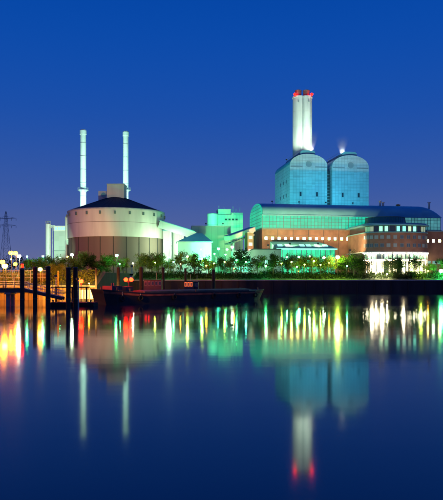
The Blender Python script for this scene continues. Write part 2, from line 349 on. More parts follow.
# lit square windows in the brick
zw = H.z(238.5, H.u(300))
fr = MB()
for a in ((-0.62,0.62,-0.1,0.0,-0.62,-0.5),(-0.62,0.62,-0.1,0.0,0.5,0.62),(-0.62,-0.5,-0.1,0.0,-0.5,0.5),(0.5,0.62,-0.1,0.0,-0.5,0.5)): fr.box(*a)
frm = fr.mesh('window', M['frame'])
pan = {}
for k, c, s in (('G',(0.30,1.0,0.42),24.0),('Y',(1.0,0.88,0.22),30.0),('W',(0.60,1.0,0.56),24.0)):
    pan[k] = MB().box(-0.5,0.5,-0.06,-0.004,-0.5,0.5).mesh('pane', emis('lit_pane_'+k, c, s))
WP = [(266,'W'),(272.5,'G'),(279,'G'),(285.5,'G'),(291.5,'Y'),(297.6,'Y'),(304,'G'),(310,'G'),(316.4,'G'),(322.6,'G'),(329,'G'),(335,'G'),(341.5,'Y'),(347.5,'W'),(353.7,'Y'),(360,'W')]
for px, k in WP:
    o = link('window', frm, hall, (H.u(px), 0, zw)); link('pane', pan[k], o, (0,0,0))
for py in (245, 250.5):
    o = link('window', frm, hall, (H.u(353.7), 0, H.z(py, H.u(353.7)))); link('pane', pan['Y'], o)
# roof gear
for px, py, hh in ((380,209,2.2),(383,210,1.6),(429,208,2.0)):
    u = H.u(px, 8); t_ = MB().cyl(u, 8, zr-1.2, zr-0.6+hh, 0.45, 0.45, 10); t_.cyl(u, 8, zr-0.6+hh, zr-0.3+hh, 0.7, 0.7, 10); t_.build('roof_vent', M['galv'], hall)
u = H.u(398, 20); MB().cyl(u, 20, zr-4, zr+2.2, 0.35, 0.3, 8).box(u-0.9,u+0.9,19.6,20.4,zr+1.4,zr+2.0).build('orange_hoist', M['orange_paint'], hall)

# ---- the two boiler houses
B = Frame(290, 285, 9)
BW = B.u(327.2); BD = 29.0
zs = B.z(164.5, 0); za = B.z(153.8, BW/2)
def boiler_house(u0, label, win):
    t = thing('boiler_house', B.w(u0,0,0), label, 'boiler house', 'twin boiler houses', rz=B.a)
    n = 20
    ar = [(BW/2 - BW/2*math.cos(math.pi*i/n), zs + (za-zs)*math.sin(math.pi*i/n)) for i in range(n+1)]
    MB().extr_y([(0,0)] + ar + [(BW,0)], 0, BD).build('wall', M['clad'], t)
    sh = [(x+(x-BW/2)*0.012, z+0.12) for x, z in ar]; sh2 = [(BW/2+(x-BW/2)*0.985, z-0.2) for x, z in ar]
    r = MB()
    for y in (0.35, BD-0.35):
        r.v += [(x,y,z) for x, z in sh]
    r.f = [(i, i+1, n+2+i, n+1+i) for i in range(n)]
    r.build('roof', M['roof_blue'], t, True)
    g = MB(); st = 1.55; zlo = 24.0
    i = 1
    while i*st < BW-0.3:
        x = i*st; zt = zs+(za-zs)*math.sqrt(max(0,1-((x-BW/2)/(BW/2))**2)); g.box(x-0.045,x+0.045,-0.03,-0.003,zlo,zt-0.1); i += 1
    z = zlo
    while z < za-0.5:
        hw = BW/2 if z < zs else BW/2*math.sqrt(max(0,1-((z-zs)/(za-zs))**2))
        g.box(BW/2-hw+0.05, BW/2+hw-0.05, -0.026, -0.002, z-0.045, z+0.045); z += st
    for i in range(1, int(BD/st)+1): g.box(-0.03,-0.003,i*st-0.045,i*st+0.045,zlo,zs-0.1)
    z = zlo
    while z < zs-0.2: g.box(-0.026,-0.002,0.05,BD-0.05,z-0.045,z+0.045); z += st
    g.build('cladding_joints', M['clad_line'], t)
    # two louvre slots at the springing, the round louvre, the window slots
    for a, b in ((0.3, BW*0.33), (BW*0.67, BW-0.3)): MB().box(a, b, -0.16, -0.035, zs-1.1, zs-0.55).build('louvre_slot', M['clad_line'], t)
    ring = MB(); ring.v = []
    c = MB()
    nn = 24; zc = zs + 0.5
    c.v = [(BW/2+1.55*math.cos(2*math.pi*i/nn), y, zc+1.55*math.sin(2*math.pi*i/nn)) for y in (-0.2,-0.035) for i in range(nn)]
    c.f = [(i,(i+1)%nn,nn+(i+1)%nn,nn+i) for i in range(nn)] + [tuple(range(nn))]
    lv = c.build('round_louvre', M['clad_line'], t)
    rr = MB()
    for i in range(nn): a0, a1 = 2*math.pi*i/nn, 2*math.pi*(i+1)/nn; rr.bar((BW/2+1.6*math.cos(a0),-0.2,zc+1.6*math.sin(a0)),(BW/2+1.6*math.cos(a1),-0.2,zc+1.6*math.sin(a1)),0.1,n=5)
    rr.build('louvre_rim', M['clad'], lv)
    zwn = B.z(194, 5)
    for u in (BW*0.28, BW*0.72):
        o = MB().box(u-0.55,u+0.55,-0.14,-0.04,zwn-1.15,zwn+1.15).build('window', M['clad_line'], t); MB().box(u-0.42,u+0.42,-0.17,-0.141,zwn-1.0,zwn+1.0).build('pane', M['dark_glass'], o)
    for zz in (B.z(180,5), zwn):
        for y in (6.5, 12, 17.5):
            o = MB().box(-0.14,-0.04,y-0.6,y+0.6,zz-0.9,zz+0.9).build('window', M['clad_line'], t); MB().box(-0.17,-0.141,y-0.45,y+0.45,zz-0.75,zz+0.75).build('pane', M['dark_glass'], o)
    zm = za-0.9
    mo = MB().extr_y([(BW/2-3.6,zm),(BW/2-3.6,za+1.3),(BW/2-2.6,za+1.9),(BW/2+2.6,za+1.9),(BW/2+3.6,za+1.3),(BW/2+3.6,zm)], 1.2, BD-1).build('ridge_monitor', M['roof_blue'], t)
    s_ = MB()
    for i in range(9): s_.box(BW/2-3.72, BW/2-3.6, 2+i*3, 4.2+i*3, za-0.1, za+1.0)
    s_.build('monitor_louvres', M['clad_line'], mo)
    rl = MB()
    for i in range(20): rl.bar((BW/2-3.2+6.4*(i%2), 1.5+ (i//2)*2.8, za+1.6), (BW/2-3.2+6.4*(i%2), 1.5+(i//2)*2.8, za+2.5), 0.04, n=4)
    for s in (-1, 1): rl.bar((BW/2+3.2*s,1.5,za+2.5),(BW/2+3.2*s,1.5+2.8*9,za+2.5),0.04,n=4)
    rl.build('railing', M['galv'], mo)
    return t
boiler_house(0, 'cyan-lit arched boiler house standing in front of the tall pale chimney', 0)
U2 = B.u(332.3)
boiler_house(U2, 'cyan-lit arched boiler house nearer the open sky, without a chimney behind', 1)
st = thing('stair_tower', B.w(BW+0.25, 3, 0), 'dark narrow stair tower in the gap between the twin boiler houses', 'stair tower', rz=B.a)
sw = U2-BW-0.5
MB().box(0, sw, 0, 8, 0, zs-2).build('shaft', M['steel'], st)
for i in range(22): MB().box(0.3, sw-0.3, -0.5, 0, zs-4-i*1.5, zs-3.8-i*1.5).build('landing', M['galv'], st)

# ---- main chimney
c0 = at(302.3, 277, 332); CHH = zat(97.6, 332) - GZ
ch = thing('chimney', (c0.x, c0.y, GZ), 'thick pale floodlit chimney with two flue tips and red beacons', 'chimney')
rc, dc = 3.25, 2.1
pl = []
aa = math.acos(-dc/rc)
for sg in (1, -1):
    for i in range(25):
        a = -aa + 2*aa*i/24
        pl.append((sg*(dc + rc*math.cos(a)), sg*rc*math.sin(a)))
pl = [q for i, q in enumerate(pl) if i != 25 and i != 49]
shaft = MB().prism(pl, 0, CHH).build('shaft', M['chimney'], ch, True)
jm = MB().prism([(x*1.004, y*1.004) for x, y in pl], -0.06, 0.06).mesh('lift_joint', M['cream'])
for i in range(1, 12): link('lift_joint', jm, shaft, (0,0,CHH*i/12))
MB().box(-0.22, 0.22, -2.75, -2.45, 0, CHH-0.02).build('seam', M['clad_line'], shaft)
MB().prism([(x*1.04, y*1.05) for x, y in pl], CHH-0.5, CHH+0.25).build('rim', M['chimney'], ch)
for x in (-2.25, 2.25):
    fl = MB().cyl(x, 0, CHH+0.2, zat(90.5, 332)-GZ, 1.75, 1.75, 20).build('flue', M['flue'], ch, True)
    MB().cyl(x, 0, zat(90.5,332)-GZ-0.6, zat(90.5,332)-GZ-0.25, 1.9, 1.9, 20).build('flue_collar', M['flue'], fl, True)
for x in (-4.5, 4.8):
    b_ = MB().cyl(x, -3.0, CHH-0.4, CHH+0.6, 0.25, 0.25, 10).bar((x*0.8,-2.4,CHH-0.2),(x,-3.0,CHH-0.2),0.12).build('beacon', M['steel'], ch); MB().ball((x, -3.0, CHH+0.9), 0.75, 12, 8).build('beacon_lens', lampmat('R', 22), b_, True)
for x in (-2.6, 3.2):
    MB().box(x-0.25, x+0.25, -rc-0.3, -rc+0.3, zat(103,332)-GZ-0.5, zat(103,332)-GZ+0.4).build('inspection_box', M['clad_line'], ch)
lad = MB()
for s in (-0.25, 0.25): lad.bar((dc+2.2+s, -2.65, 1), (dc+2.2+s, -2.65, CHH), 0.04, n=4)
for i in range(int(CHH/0.9)): lad.bar((dc+1.95,-2.65,1+i*0.9),(dc+2.45,-2.65,1+i*0.9),0.03,n=4)
lad.build('ladder', M['galv'], ch)

# ---- slim twin chimneys on the left
def slim(px, ytop, wpx, label):
    Y = 300; c = at(px, 277, Y); h = zat(ytop, Y) - GZ; r = wpx/2/F*Y
    t = thing('slim_chimney', (c.x, c.y, GZ), label, 'chimney', 'slim twin chimneys')
    s = MB().cyl(0,0,0,h-1.9,r*1.06,r,28).build('shaft', M['chimney'], t, True)
    k = MB()
    for i in range(1, 11): k.cyl(0,0,h*i/11-0.08,h*i/11+0.08,r*1.05+0.03,r*1.05+0.03,28)
    k.build('section_flanges', M['galv'], s)
    MB().cyl(0,0,h-2.4,h-0.5,r*1.18,r*1.18,28).cyl(0,0,h-0.5,h,r*1.0,r*0.95,28).build('cap', M['chimney'], t, True)
    zp = zat(190, Y)-GZ
    p = MB().cyl(0,0,zp-0.2,zp,r*1.9,r*1.9,24).cyl(0,0,zp-1.0,zp-0.2,r*1.1,r*1.6,24).build('platform', M['galv'], t, True)
    rl = MB()
    for i in range(16):
        a = 2*math.pi*i/16; b = 2*math.pi*(i+1)/16; P = lambda q, z: (r*1.85*math.cos(q), r*1.85*math.sin(q), z)
        rl.bar(P(a,zp),P(a,zp+1.1),0.04,n=4); rl.bar(P(a,zp+1.1),P(b,zp+1.1),0.04,n=4); rl.bar(P(a,zp+0.6),P(b,zp+0.6),0.03,n=4)
    rl.build('railing', M['galv'], p)
    return t
slim(83.2, 129.8, 5.6, 'slim white chimney left of the tank cupola, free of the roof')
slim(125.8, 131.3, 5.2, 'slim white chimney rising behind the white cupola on the tank')

# ---- round coal store
TY = 232.0; TR = 47.6/F*TY
tc_ = at(116.6, 277, TY)
tank = thing('storage_tank', (tc_.x, tc_.y, GZ), 'huge round pale storage tank with dark conical roof and square cupola', 'storage tank')
YF = TY - TR*0.6
ztop, zmid = zat(211.5, TY-6)-GZ, zat(237, TY-14)-GZ
MB().cyl(0,0,0,zmid,TR-0.35,TR-0.35,96).build('base_wall', M['tank_base'], tank, True)
bj = MB()
for i in range(24):
    a = 2*math.pi*i/24+0.11; bj.cyl((TR-0.33)*math.cos(a),(TR-0.33)*math.sin(a),0,zmid-0.02,0.14,0.14,6)
bj.build('joint_ribs', M['dark_conc'], tank)
up = MB().cyl(0,0,zmid,ztop,TR,TR,96).build('upper_wall', M['cream'], tank, True)
MB().cyl(0,0,zmid+(ztop-zmid)*0.52-0.06,zmid+(ztop-zmid)*0.52+0.06,TR+0.03,TR+0.03,96).build('cladding_joint', M['tank_base'], up)
MB().cyl(0,0,ztop-0.3,ztop+0.12,TR+0.18,TR+0.18,96).build('roof_edge', M['galv'], tank)
for i in range(22):
    a = 2*math.pi*i/22; o = MB().box(-0.3,0.3,-0.45,0,-0.55,0.55).build('bracket', M['mullion'], tank, loc=(TR*math.cos(a),TR*math.sin(a),ztop-1.6)); o.rotation_euler = (0,0,a+math.pi/2)
zap = zat(198, TY)-GZ
MB().cyl(0,0,ztop+0.12,zap,TR+0.1,3.2,96).build('roof', M['roof_dark'], tank)
rs = MB()
for i in range(48):
    a = 2*math.pi*i/48; rs.bar(((TR-0.1)*math.cos(a),(TR-0.1)*math.sin(a),ztop+0.2),(3.2*math.cos(a),3.2*math.sin(a),zap+0.05),0.06,n=4)
rs.build('roof_seams', M['roof_dark'], tank)
cx0, cx1 = xat(108.6,TY)-tc_.x, xat(125.4,TY)-tc_.x; zc1 = zat(185.6,TY)-GZ
cu = MB().box(cx0, cx1, -3.4, 3.2, zap-2.2, zc1).build('cupola', M['cream'], tank)
MB().box(cx0-0.12, cx1+0.12, -3.52, 3.32, zc1, zc1+0.25).build('cupola_roof', M['galv'], cu)
# plant room and roof conveyor behind / on the slope
pb0, pb1 = xat(100.4,TY+8)-tc_.x, xat(108.2,TY+8)-tc_.x
pr = MB().box(pb0, pb1, 4, 9, zap-4, zat(192.4,TY+8)-GZ).build('plant_room', M['white_wall'], tank)
fan = MB(); nn = 16; fx, fz = (pb0+pb1)/2+0.5, zat(196.5,TY+8)-GZ
fan.v = [(fx+1.0*math.cos(2*math.pi*i/nn), y, fz+1.0*math.sin(2*math.pi*i/nn)) for y in (3.8,3.99) for i in range(nn)]
fan.f = [(i,(i+1)%nn,nn+(i+1)%nn,nn+i) for i in range(nn)] + [tuple(range(nn))]
fan.build('round_vent', M['roof_blue'], pr)
MB().beam(at(93,206.5,TY-6)-Vector((tc_.x,tc_.y,GZ)), at(108,198.2,TY-1)-Vector((tc_.x,tc_.y,GZ)), 1.2, 0.8).build('roof_stair', M['white_wall'], tank)
MB().box(xat(137.5,TY)-tc_.x, xat(141,TY)-tc_.x, -5.5, -4, zat(206.8,TY-5)-GZ-0.9, zat(204.8,TY-5)-GZ).build('roof_hatch', M['white_wall'], tank)

# ---- far-left silo, block and drum
def boxthing(name, px0, px1, ytop, Y, depth, m, label, cat, deg=0.0, wallname='wall'):
    f = Frame(px0, Y, deg); t = thing(name, f.w(0,0,0), label, cat, rz=f.a); u1 = f.u(px1); h = f.z(ytop, u1/2)
    MB().box(0,u1,0,depth,0,h).build(wallname, m, t); return t, f, u1, h
SY = 232
c = at(48.3, 277, SY); h = zat(224, SY)-GZ; r = 2.6/F*SY
t = thing('silo', (c.x,c.y,GZ), 'slim bright white silo standing alone at the far left of the plant', 'silo')
MB().cyl(0,0,0,h,r,r,24).build('shell', M['white_wall'], t, True); MB().cyl(0,0,h,h+0.5,r*0.9,r*0.3,24).build('roof', M['galv'], t, True)
rl = MB()
for i in range(12): a=2*math.pi*i/12; rl.bar((r*0.95*math.cos(a),r*0.95*math.sin(a),h),(r*0.95*math.cos(a),r*0.95*math.sin(a),h+1.1),0.05,n=4)
rl.cyl(0,0,h+1.02,h+1.12,r*0.98,r*0.98,24); rl.build('railing', M['galv'], t)
lb = MB()
for s in (-0.25,0.25): lb.bar((r*0.6+s,-r*0.85,0),(r*0.6+s,-r*0.85,h),0.05,n=4)
lb.build('ladder', M['galv'], t)
br = thing('pipe_bridge', at(51,277,SY)-Vector((0,0,CH-GZ)), 'thin pipe bridge from the slim white silo to its neighbour', 'pipe bridge')
wbr = xat(54.5,SY)-xat(51,SY); zz = zat(225.5,SY)-GZ
for k in range(3): MB().bar((-0.4, -0.3+0.35*k, zz-0.4*k),(wbr+0.4,-0.3+0.35*k,zz-0.4*k),0.16,n=8).build('pipe', M['pipe'], br)
MB().box(wbr/2-0.1,wbr/2+0.1,-0.1,0.1,0,zz-0.5).build('support', M['galv'], br)
t, f, u1, h = boxthing('process_block', 54, 65.2, 226, SY, 9, M['block'], 'boxy grey-green block with bright top storey beside the tank', 'industrial block')
MB().box(-0.1,u1+0.1,-0.1,9.1,h-1.9,h+0.05).build('top_band', M['white_wall'], t)
for i in range(4): MB().box(0.5+i*1.05,1.15+i*1.05,-0.14,-0.102,h-1.5,h-0.5).build('lit_window', emis('process_window',(0.2,1,0.7),1.4), t)
MB().box(-0.05,u1+0.05,-0.06,0,h*0.5-0.1,h*0.5+0.1).build('joint', M['mullion'], t)
c = at(68.2, 277, SY-1); r = 3.0/F*SY
t = thing('silo', (c.x,c.y,GZ), 'pale round silo tucked against the shoulder of the huge tank', 'silo')
zd = zat(240,SY)-GZ; h = zat(217.5,SY)-GZ
MB().cyl(0,0,zd,h,r,r,24).build('shell', M['cream'], t, True); MB().cyl(0,0,zd-1.8,zd,r*0.6,r,24).build('hopper', M['block'], t, True)
for i in range(4): a=math.pi/4+i*math.pi/2; MB().cyl(r*0.85*math.cos(a),r*0.85*math.sin(a),0,zd,0.22,0.22,8).build('leg', M['galv'], t)
MB().cyl(0,0,h,h+0.2,r*1.04,r*1.04,24).build('roof', M['galv'], t)

# ---- lit wall hall, conveyor galleries, gabled house, slab block, tower
t, f, u1, h = boxthing('low_hall', 163, 184, 231, 228, 12, M['white_wall'], 'white ribbed hall wall under the sloping gallery, glaring with floodlight', 'industrial hall')
rb = MB().box(0,0.12,-0.12,0,0.02,h-0.02).mesh('rib', M['white_wall'])
for i in range(10): link('rib', rb, t, (0.2+i*0.84,0,0))
MB().box(-0.2,u1+0.2,-0.3,12.2,h,h+0.3).build('roof', M['roof_blue'], t)
gl = thing('conveyor_gallery', at(163,277,226)-Vector((0,0,CH-GZ)), 'dark green enclosed conveyor gallery sloping down from the round tank', 'conveyor')
o0 = Vector((xat(163,226),226,GZ)); a_, b_ = at(160,224.5,224)-o0, at(196,236,222)-o0
MB().beam(a_, b_, 3.2, 2.7).build('gallery_body', M['block'], gl)
MB().beam(a_+Vector((0,0,1.5)), b_+Vector((0,0,1.5)), 3.5, 0.25).build('roof', M['roof_blue'], gl)
for k in (0.3, 0.75):
    p = a_.lerp(b_,k); MB().box(p.x-0.3,p.x+0.3,p.y-0.3,p.y+0.3,0,p.z-1.3).build('trestle', M['galv'], gl)
t, f, u1, h = boxthing('slab_block', 191.8, 230.8, 226.6, 244, 14, M['block'], 'large plain green-lit slab block behind the small pyramid-roofed house', 'industrial block', 4)
MB().box(-0.15,u1+0.15,-0.15,14.1,h,h+0.35).build('parapet', M['galv'], t)
for i in range(1,6): MB().box(u1*i/6-0.05,u1*i/6+0.05,-0.05,0,0,h-0.01).build('panel_joint', M['clad_line'], t)
MB().box(-0.02,u1+0.02,-0.045,0,h*0.55-0.05,h*0.55+0.05).build('panel_joint', M['clad_line'], t)
# small house with pyramid roof
f = Frame(177.6, 214, 5); u1 = f.u(211.5); h = f.z(241.8, u1/2); dd = 11.0
t = thing('pump_house', f.w(0,0,0), 'small white house with low pyramid roof in front of the slab block', 'house', rz=f.a)
MB().box(0,u1,0,dd,0,h).build('wall', M['white_wall'], t)
hp = f.z(233.2, u1*0.6, dd/2)
r = MB(); e_ = 0.45
r.v = [(-e_,-e_,h),(u1+e_,-e_,h),(u1+e_,dd+e_,h),(-e_,dd+e_,h),(u1*0.55,dd/2,hp),(u1*0.75,dd/2,hp)]
r.f = [(0,1,5,4),(1,2,5),(2,3,4,5),(3,0,4),(3,2,1,0)]
rr = r.build('roof', M['roof_blue'], t)
MB().box(-e_,u1+e_,-e_-0.1,-e_-0.002,h-0.25,h+0.1).build('fascia', M['galv'], t)
for i in range(5):
    x = 1.2+i*2.2
    o = MB().box(x-0.5,x+0.5,-0.08,0,2.2,3.7).build('window', M['frame'], t); MB().box(x-0.4,x+0.4,-0.1,-0.081,2.3,3.6).build('pane', M['dark_glass'], o)
# tower with round silo
f = Frame(218, 272, 6); u1 = f.u(242.8); h = f.z(214.8, u1/2)
t = thing('bunker_tower', f.w(0,0,0), 'green-lit square bunker tower with stepped top and aerials', 'tower', rz=f.a)
MB().box(0,u1,0,12,0,h).build('wall', M['block'], t)
uu = f.u(231); hh = f.z(209.4, 3)
ph = MB().box(0.2,uu,1,9,h,hh).build('penthouse', M['block'], t)
MB().box(0.05,uu+0.15,0.85,9.15,hh,hh+0.25).build('coping', M['galv'], ph)
MB().box(uu+0.2,u1,0.1,11.9,h,h+1.0).build('parapet', M['galv'], t)
an = MB()
for px, top in ((219,205.5),(224,206.8),(233,206.5),(236,209),(240,207.5)): u = f.u(px,2); an.bar((u,2,h),(u,2,f.z(top,u,2)),0.09,n=5)
an.build('aerials', M['galv'], t)
gj = MB()
for i in range(1,8): gj.box(u1*i/8-0.05,u1*i/8+0.05,-0.04,-0.002,0,h-0.01)
for i in range(1,7): gj.box(0.02,u1-0.02,-0.036,-0.001,h-i*1.9-0.05,h-i*1.9+0.05)
gj.build('panel_joints', M['clad_line'], t)
for px in (226,229.5,233,236.5):
    u = f.u(px); z = f.z(219.5,u); o = MB().box(u-0.55,u+0.55,-0.12,-0.041,z-0.45,z+0.45).build('window', M['frame'], t); MB().box(u-0.45,u+0.45,-0.14,-0.121,z-0.36,z+0.36).build('pane', M['dark_glass'], o)
c = at(212.6, 277, 274); r = 5.6/F*274; h = zat(214.2,272)-GZ
t = thing('silo', (c.x,c.y,GZ), 'bright round silo attached to the side of the square bunker tower', 'silo')
MB().cyl(0,0,0,h,r,r,32).build('shell', M['white_wall'], t, True); MB().cyl(0,0,h,h+0.35,r*1.03,r*1.03,32).build('roof_rim', M['galv'], t)
sr = MB()
for i in range(1,6): sr.cyl(0,0,h*i/6-0.08,h*i/6+0.08,r+0.03,r+0.03,32)
sr.build('bands', M['galv'], t)
# rising gallery into the turbine hall
o0 = Vector((xat(229,236),236,GZ)); a_, b_ = at(227,238.5,232)-o0, at(252.5,229.5,243)-o0
gl = thing('conveyor_gallery', o0, 'pale lit conveyor gallery rising from the slab block to the turbine hall', 'conveyor')
MB().beam(a_, b_, 3.0, 1.6).build('gallery_body', M['white_wall'], gl)
MB().beam(a_+Vector((0,0,0.95)), b_+Vector((0,0,0.95)), 3.3, 0.25).build('roof', M['galv'], gl)
MB().beam(a_-Vector((0,0,2.2)), b_-Vector((0,0,2.2)), 2.2, 0.5).build('lower_walkway', M['galv'], gl)
for i in range(9):
    p = a_.lerp(b_, (i+0.5)/9); MB().bar(p-Vector((0,1.2,0.8)), p-Vector((0,1.2,2.2)), 0.09, n=5).build('hanger', M['galv'], gl)
for k in (0.25, 0.7):
    p = a_.lerp(b_, k); MB().box(p.x-0.25,p.x+0.25,p.y-0.25,p.y+0.25,0,p.z-2.4).build('trestle', M['galv'], gl)
# brick lift shaft between gallery and hall
t, f, u1, h = boxthing('brick_shaft', 247.5, 253.5, 232.5, 232, 5, M['brick'], 'small brick shaft where the rising gallery meets the turbine hall', 'brick shaft', 9)
for i in range(4):
    o = MB().box(0.4,u1-0.4,-0.08,0,h-2.6-i*2.6,h-1.2-i*2.6).build('window', M['frame'], t); MB().box(0.5,u1-0.5,-0.1,-0.081,h-2.5-i*2.6,h-1.3-i*2.6).build('pane', emis('shaft_pane',(0.3,1,0.6),0.8), o)
MB().box(-0.1,u1+0.1,-0.1,5.1,h,h+0.25).build('coping', M['galv'], t)
# low workshop, lit green inside
t, f, u1, h = boxthing('workshop', 233, 253, 251.5, 212, 8, M['block'], 'low workshop with green lit strip windows left of the grey kiosk block', 'workshop', 4)
for j, (z0, z1) in enumerate(((1.2,3.0),(4.4,6.0))):
    for i in range(4):
        x0 = 0.3+i*1.72; o = MB().box(x0,x0+1.6,-0.08,0,z0,z1).build('window', M['frame'], t); MB().box(x0+0.08,x0+1.52,-0.1,-0.081,z0+0.08,z1-0.08).build('pane', emis('workshop_pane',(0.08,1.0,0.5),1.0+0.5*((i+j)%3)), o)
MB().box(-0.2,u1+0.2,-0.4,8.2,h,h+0.25).build('roof', M['galv'], t)
# grey-brown kiosk block
t, f, u1, h = boxthing('kiosk_block', 253.6, 281, 249.6, 206, 9, M['concrete'], 'plain grey-brown flat-roofed block in front of the turbine hall corner', 'block building', 6)
MB().box(-0.15,u1+0.15,-0.15,9.15,h,h+0.3).build('parapet', M['dark_conc'], t)
for px, py in ((266.5,262),(277,263),(260,264)):
    u = f.u(px); z = f.z(py,u); o = MB().box(u-0.55,u+0.55,-0.08,0,z-0.6,z+0.6).build('window', M['frame'], t); MB().box(u-0.47,u+0.47,-0.1,-0.081,z-0.52,z+0.52).build('pane', M['dark_glass'] if px == 260 else emis('kiosk_pane',(0.4,1,0.8),1.6), o)
MB().box(u1*0.62,u1*0.62+1.2,-0.06,0,0,2.4).build('door', M['steel'], t)
# entrance hall with lean-to glass roof
f = Frame(277, 214, 6); u1 = f.u(335.5); he = f.z(248.8, u1/2); hr = f.z(242.2, u1/2, 12)
t = thing('entrance_hall', f.w(0,0,0), 'glass-fronted entrance hall with sloping teal roof glowing bright green', 'glass hall', rz=f.a)
MB().box(0.2,u1-0.2,0.25,12,0,he).build('glass_front', emis('entrance_glass',(0.05,1.0,0.42),0.85,0.6,0.3,(0.05,0.1,0.08)), t)
MB().extr_x([(-0.5,he),(-0.5,he+0.3),(12,hr+0.2),(12,he)], -0.3, u1-3.0).build('roof', mat('teal_metal_roof',(0.06,0.26,0.24),0.4,0.2,0.3), t)
r = MB(); r.v = [(u1-3,-0.5,he),(u1-3,-0.5,he+0.3),(u1-3,12,hr+0.2),(u1-3,12,he),(u1+0.5,-0.5,he),(u1+0.5,-0.5,he+0.2),(u1+0.5,12,he),(u1+0.5,12,he+0.2)]
r.f = [(1,5,2),(5,7,2),(0,4,5,1),(2,7,6,3),(4,6,7,5),(0,3,6,4)]; r.build('roof_end', bpy.data.materials['teal_metal_roof'], t)
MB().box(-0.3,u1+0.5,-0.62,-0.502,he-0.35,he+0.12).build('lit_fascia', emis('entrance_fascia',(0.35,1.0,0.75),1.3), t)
sl = (hr-he-0.1)/12.5
for px in (281.5,289,304,310.5,319,327.5):
    u = f.u(px); o = MB(); o.v = [(u-0.9,2.2,he+0.34+2.7*sl),(u+0.9,2.2,he+0.34+2.7*sl),(u+1.3,5.6,he+0.34+6.1*sl),(u-0.5,5.6,he+0.34+6.1*sl)]; o.v += [(x,y,z+0.14) for x,y,z in o.v]
    o.f = [(0,1,2,3),(4,5,6,7),(0,1,5,4),(1,2,6,5),(2,3,7,6),(3,0,4,7)]; o.build('skylight', emis('skylight_pane',(0.4,1.0,0.85),1.1), t)
for i in range(13): MB().box(0.1+i*(u1-0.4)/12,0.3+i*(u1-0.4)/12,0.0,0.25,0,he-0.01).build('mullion', M['galv'], t)
for i in range(1,3): MB().box(0.1,u1-0.1,0.06,0.24,he*i/3-0.06,he*i/3+0.06).build('transom', M['galv'], t)

# ---- rounded office building
O = Frame(363.5, 226, 7); OW = O.u(425.5)
of = thing('office_building', O.w(0,0,0), 'round-fronted brick office with glaring lit ground floor and glass top storey', 'office building', rz=O.a)
NO = 28
def plan(off=0.0, bulge=6.5, back=18.0):
    p = [(OW/2 - (OW/2+off)*math.cos(math.pi*i/NO), -(bulge+off)*math.sin(math.pi*i/NO)**0.8) for i in range(NO+1)]
    return p + [(OW+off, back+off), (-off, back+off)]
Yo = 221.0
zo = lambda py: zat(py, Yo) - GZ
z_g, z_m, z_b, z_t, z_r = zo(259), zo(251.5), zo(232.5), zo(225.2), zo(222.6)
MB().prism(plan(-0.5), 0, z_g-0.1).build('ground_floor_core', M['dark_glass'], of)
MB().prism(plan(-0.5), z_g+0.1, z_m-0.3).build('first_floor_core', M['dark_glass'], of)
MB().prism(plan(0.35), z_g-0.1, z_g+0.1).build('floor_edge', M['pale_conc'], of)
MB().prism(plan(0.0), z_m, z_b).build('brick_wall', M['brick'], of)
MB().prism(plan(0.5), z_m-0.3, z_m).build('canopy', M['pale_conc'], of)
MB().prism(plan(0.25), z_b, z_b+0.3).build('cornice', M['roof_blue'], of)
MB().prism(plan(-0.7), z_b+0.3, z_t).build('top_storey', M['dark_glass'], of)
MB().prism(plan(0.8), z_t, z_t+0.35).prism(plan(-0.2), z_t+0.35, z_r).build('roof', M['roof_blue'], of)
P = plan(0.0)
def along(frac, off):
    i = frac*NO; k = min(int(i), NO-1); q = plan(off); a, b = Vector(q[k]), Vector(q[k+1]); p = a.lerp(b, i-k); d = (b-a).normalized(); return p, math.atan2(d.y, d.x)
orn = random.Random(8)
for zf0, zf1, base_s, cc in ((0.1, z_g-0.15, 9.0, (1.0,0.80,0.38)), (z_g+0.15, z_m-0.4, 1.1, (0.35,1.0,0.45))):
    for i in range(22):
        if orn.random() < 0.18: continue
        p, a = along((i+0.5)/22, -0.42); o = MB().box(-0.58,0.58,-0.05,0.05,zf0,zf1).build('lit_bay', emis('office_bay', tuple(min(1,x*orn.uniform(0.75,1.15)) for x in cc), base_s*orn.uniform(0.4,2.2)), of, loc=(p.x,p.y,0)); o.rotation_euler = (0,0,a)
# columns and light strips on the lit floors
cm = MB().cyl(0,0,0,z_m-0.3,0.2,0.2,10).mesh('column', M['pale_conc'])
for i in range(15):
    p, a = along((i+0.5)/15, 0.1); link('column', cm, of, (p.x,p.y,0))
for zt, s, key in ((z_m-0.55, 110.0, 'H'), (z_g-0.4, 60.0, 'H')):
    for i in range(14):
        if key and zt < z_m-1 and i > 11: continue
        p, a = along((i+0.7)/15.2, 0.32)
        o = MB().box(-0.85,0.85,-0.08,0.08,-0.12,0.12).build('light_strip', emis('office_strip', LC['H'], s*(0.6+0.5*random.Random(i+int(zt*9)).random())), of, loc=(p.x,p.y,zt)); o.rotation_euler = (0,0,a)
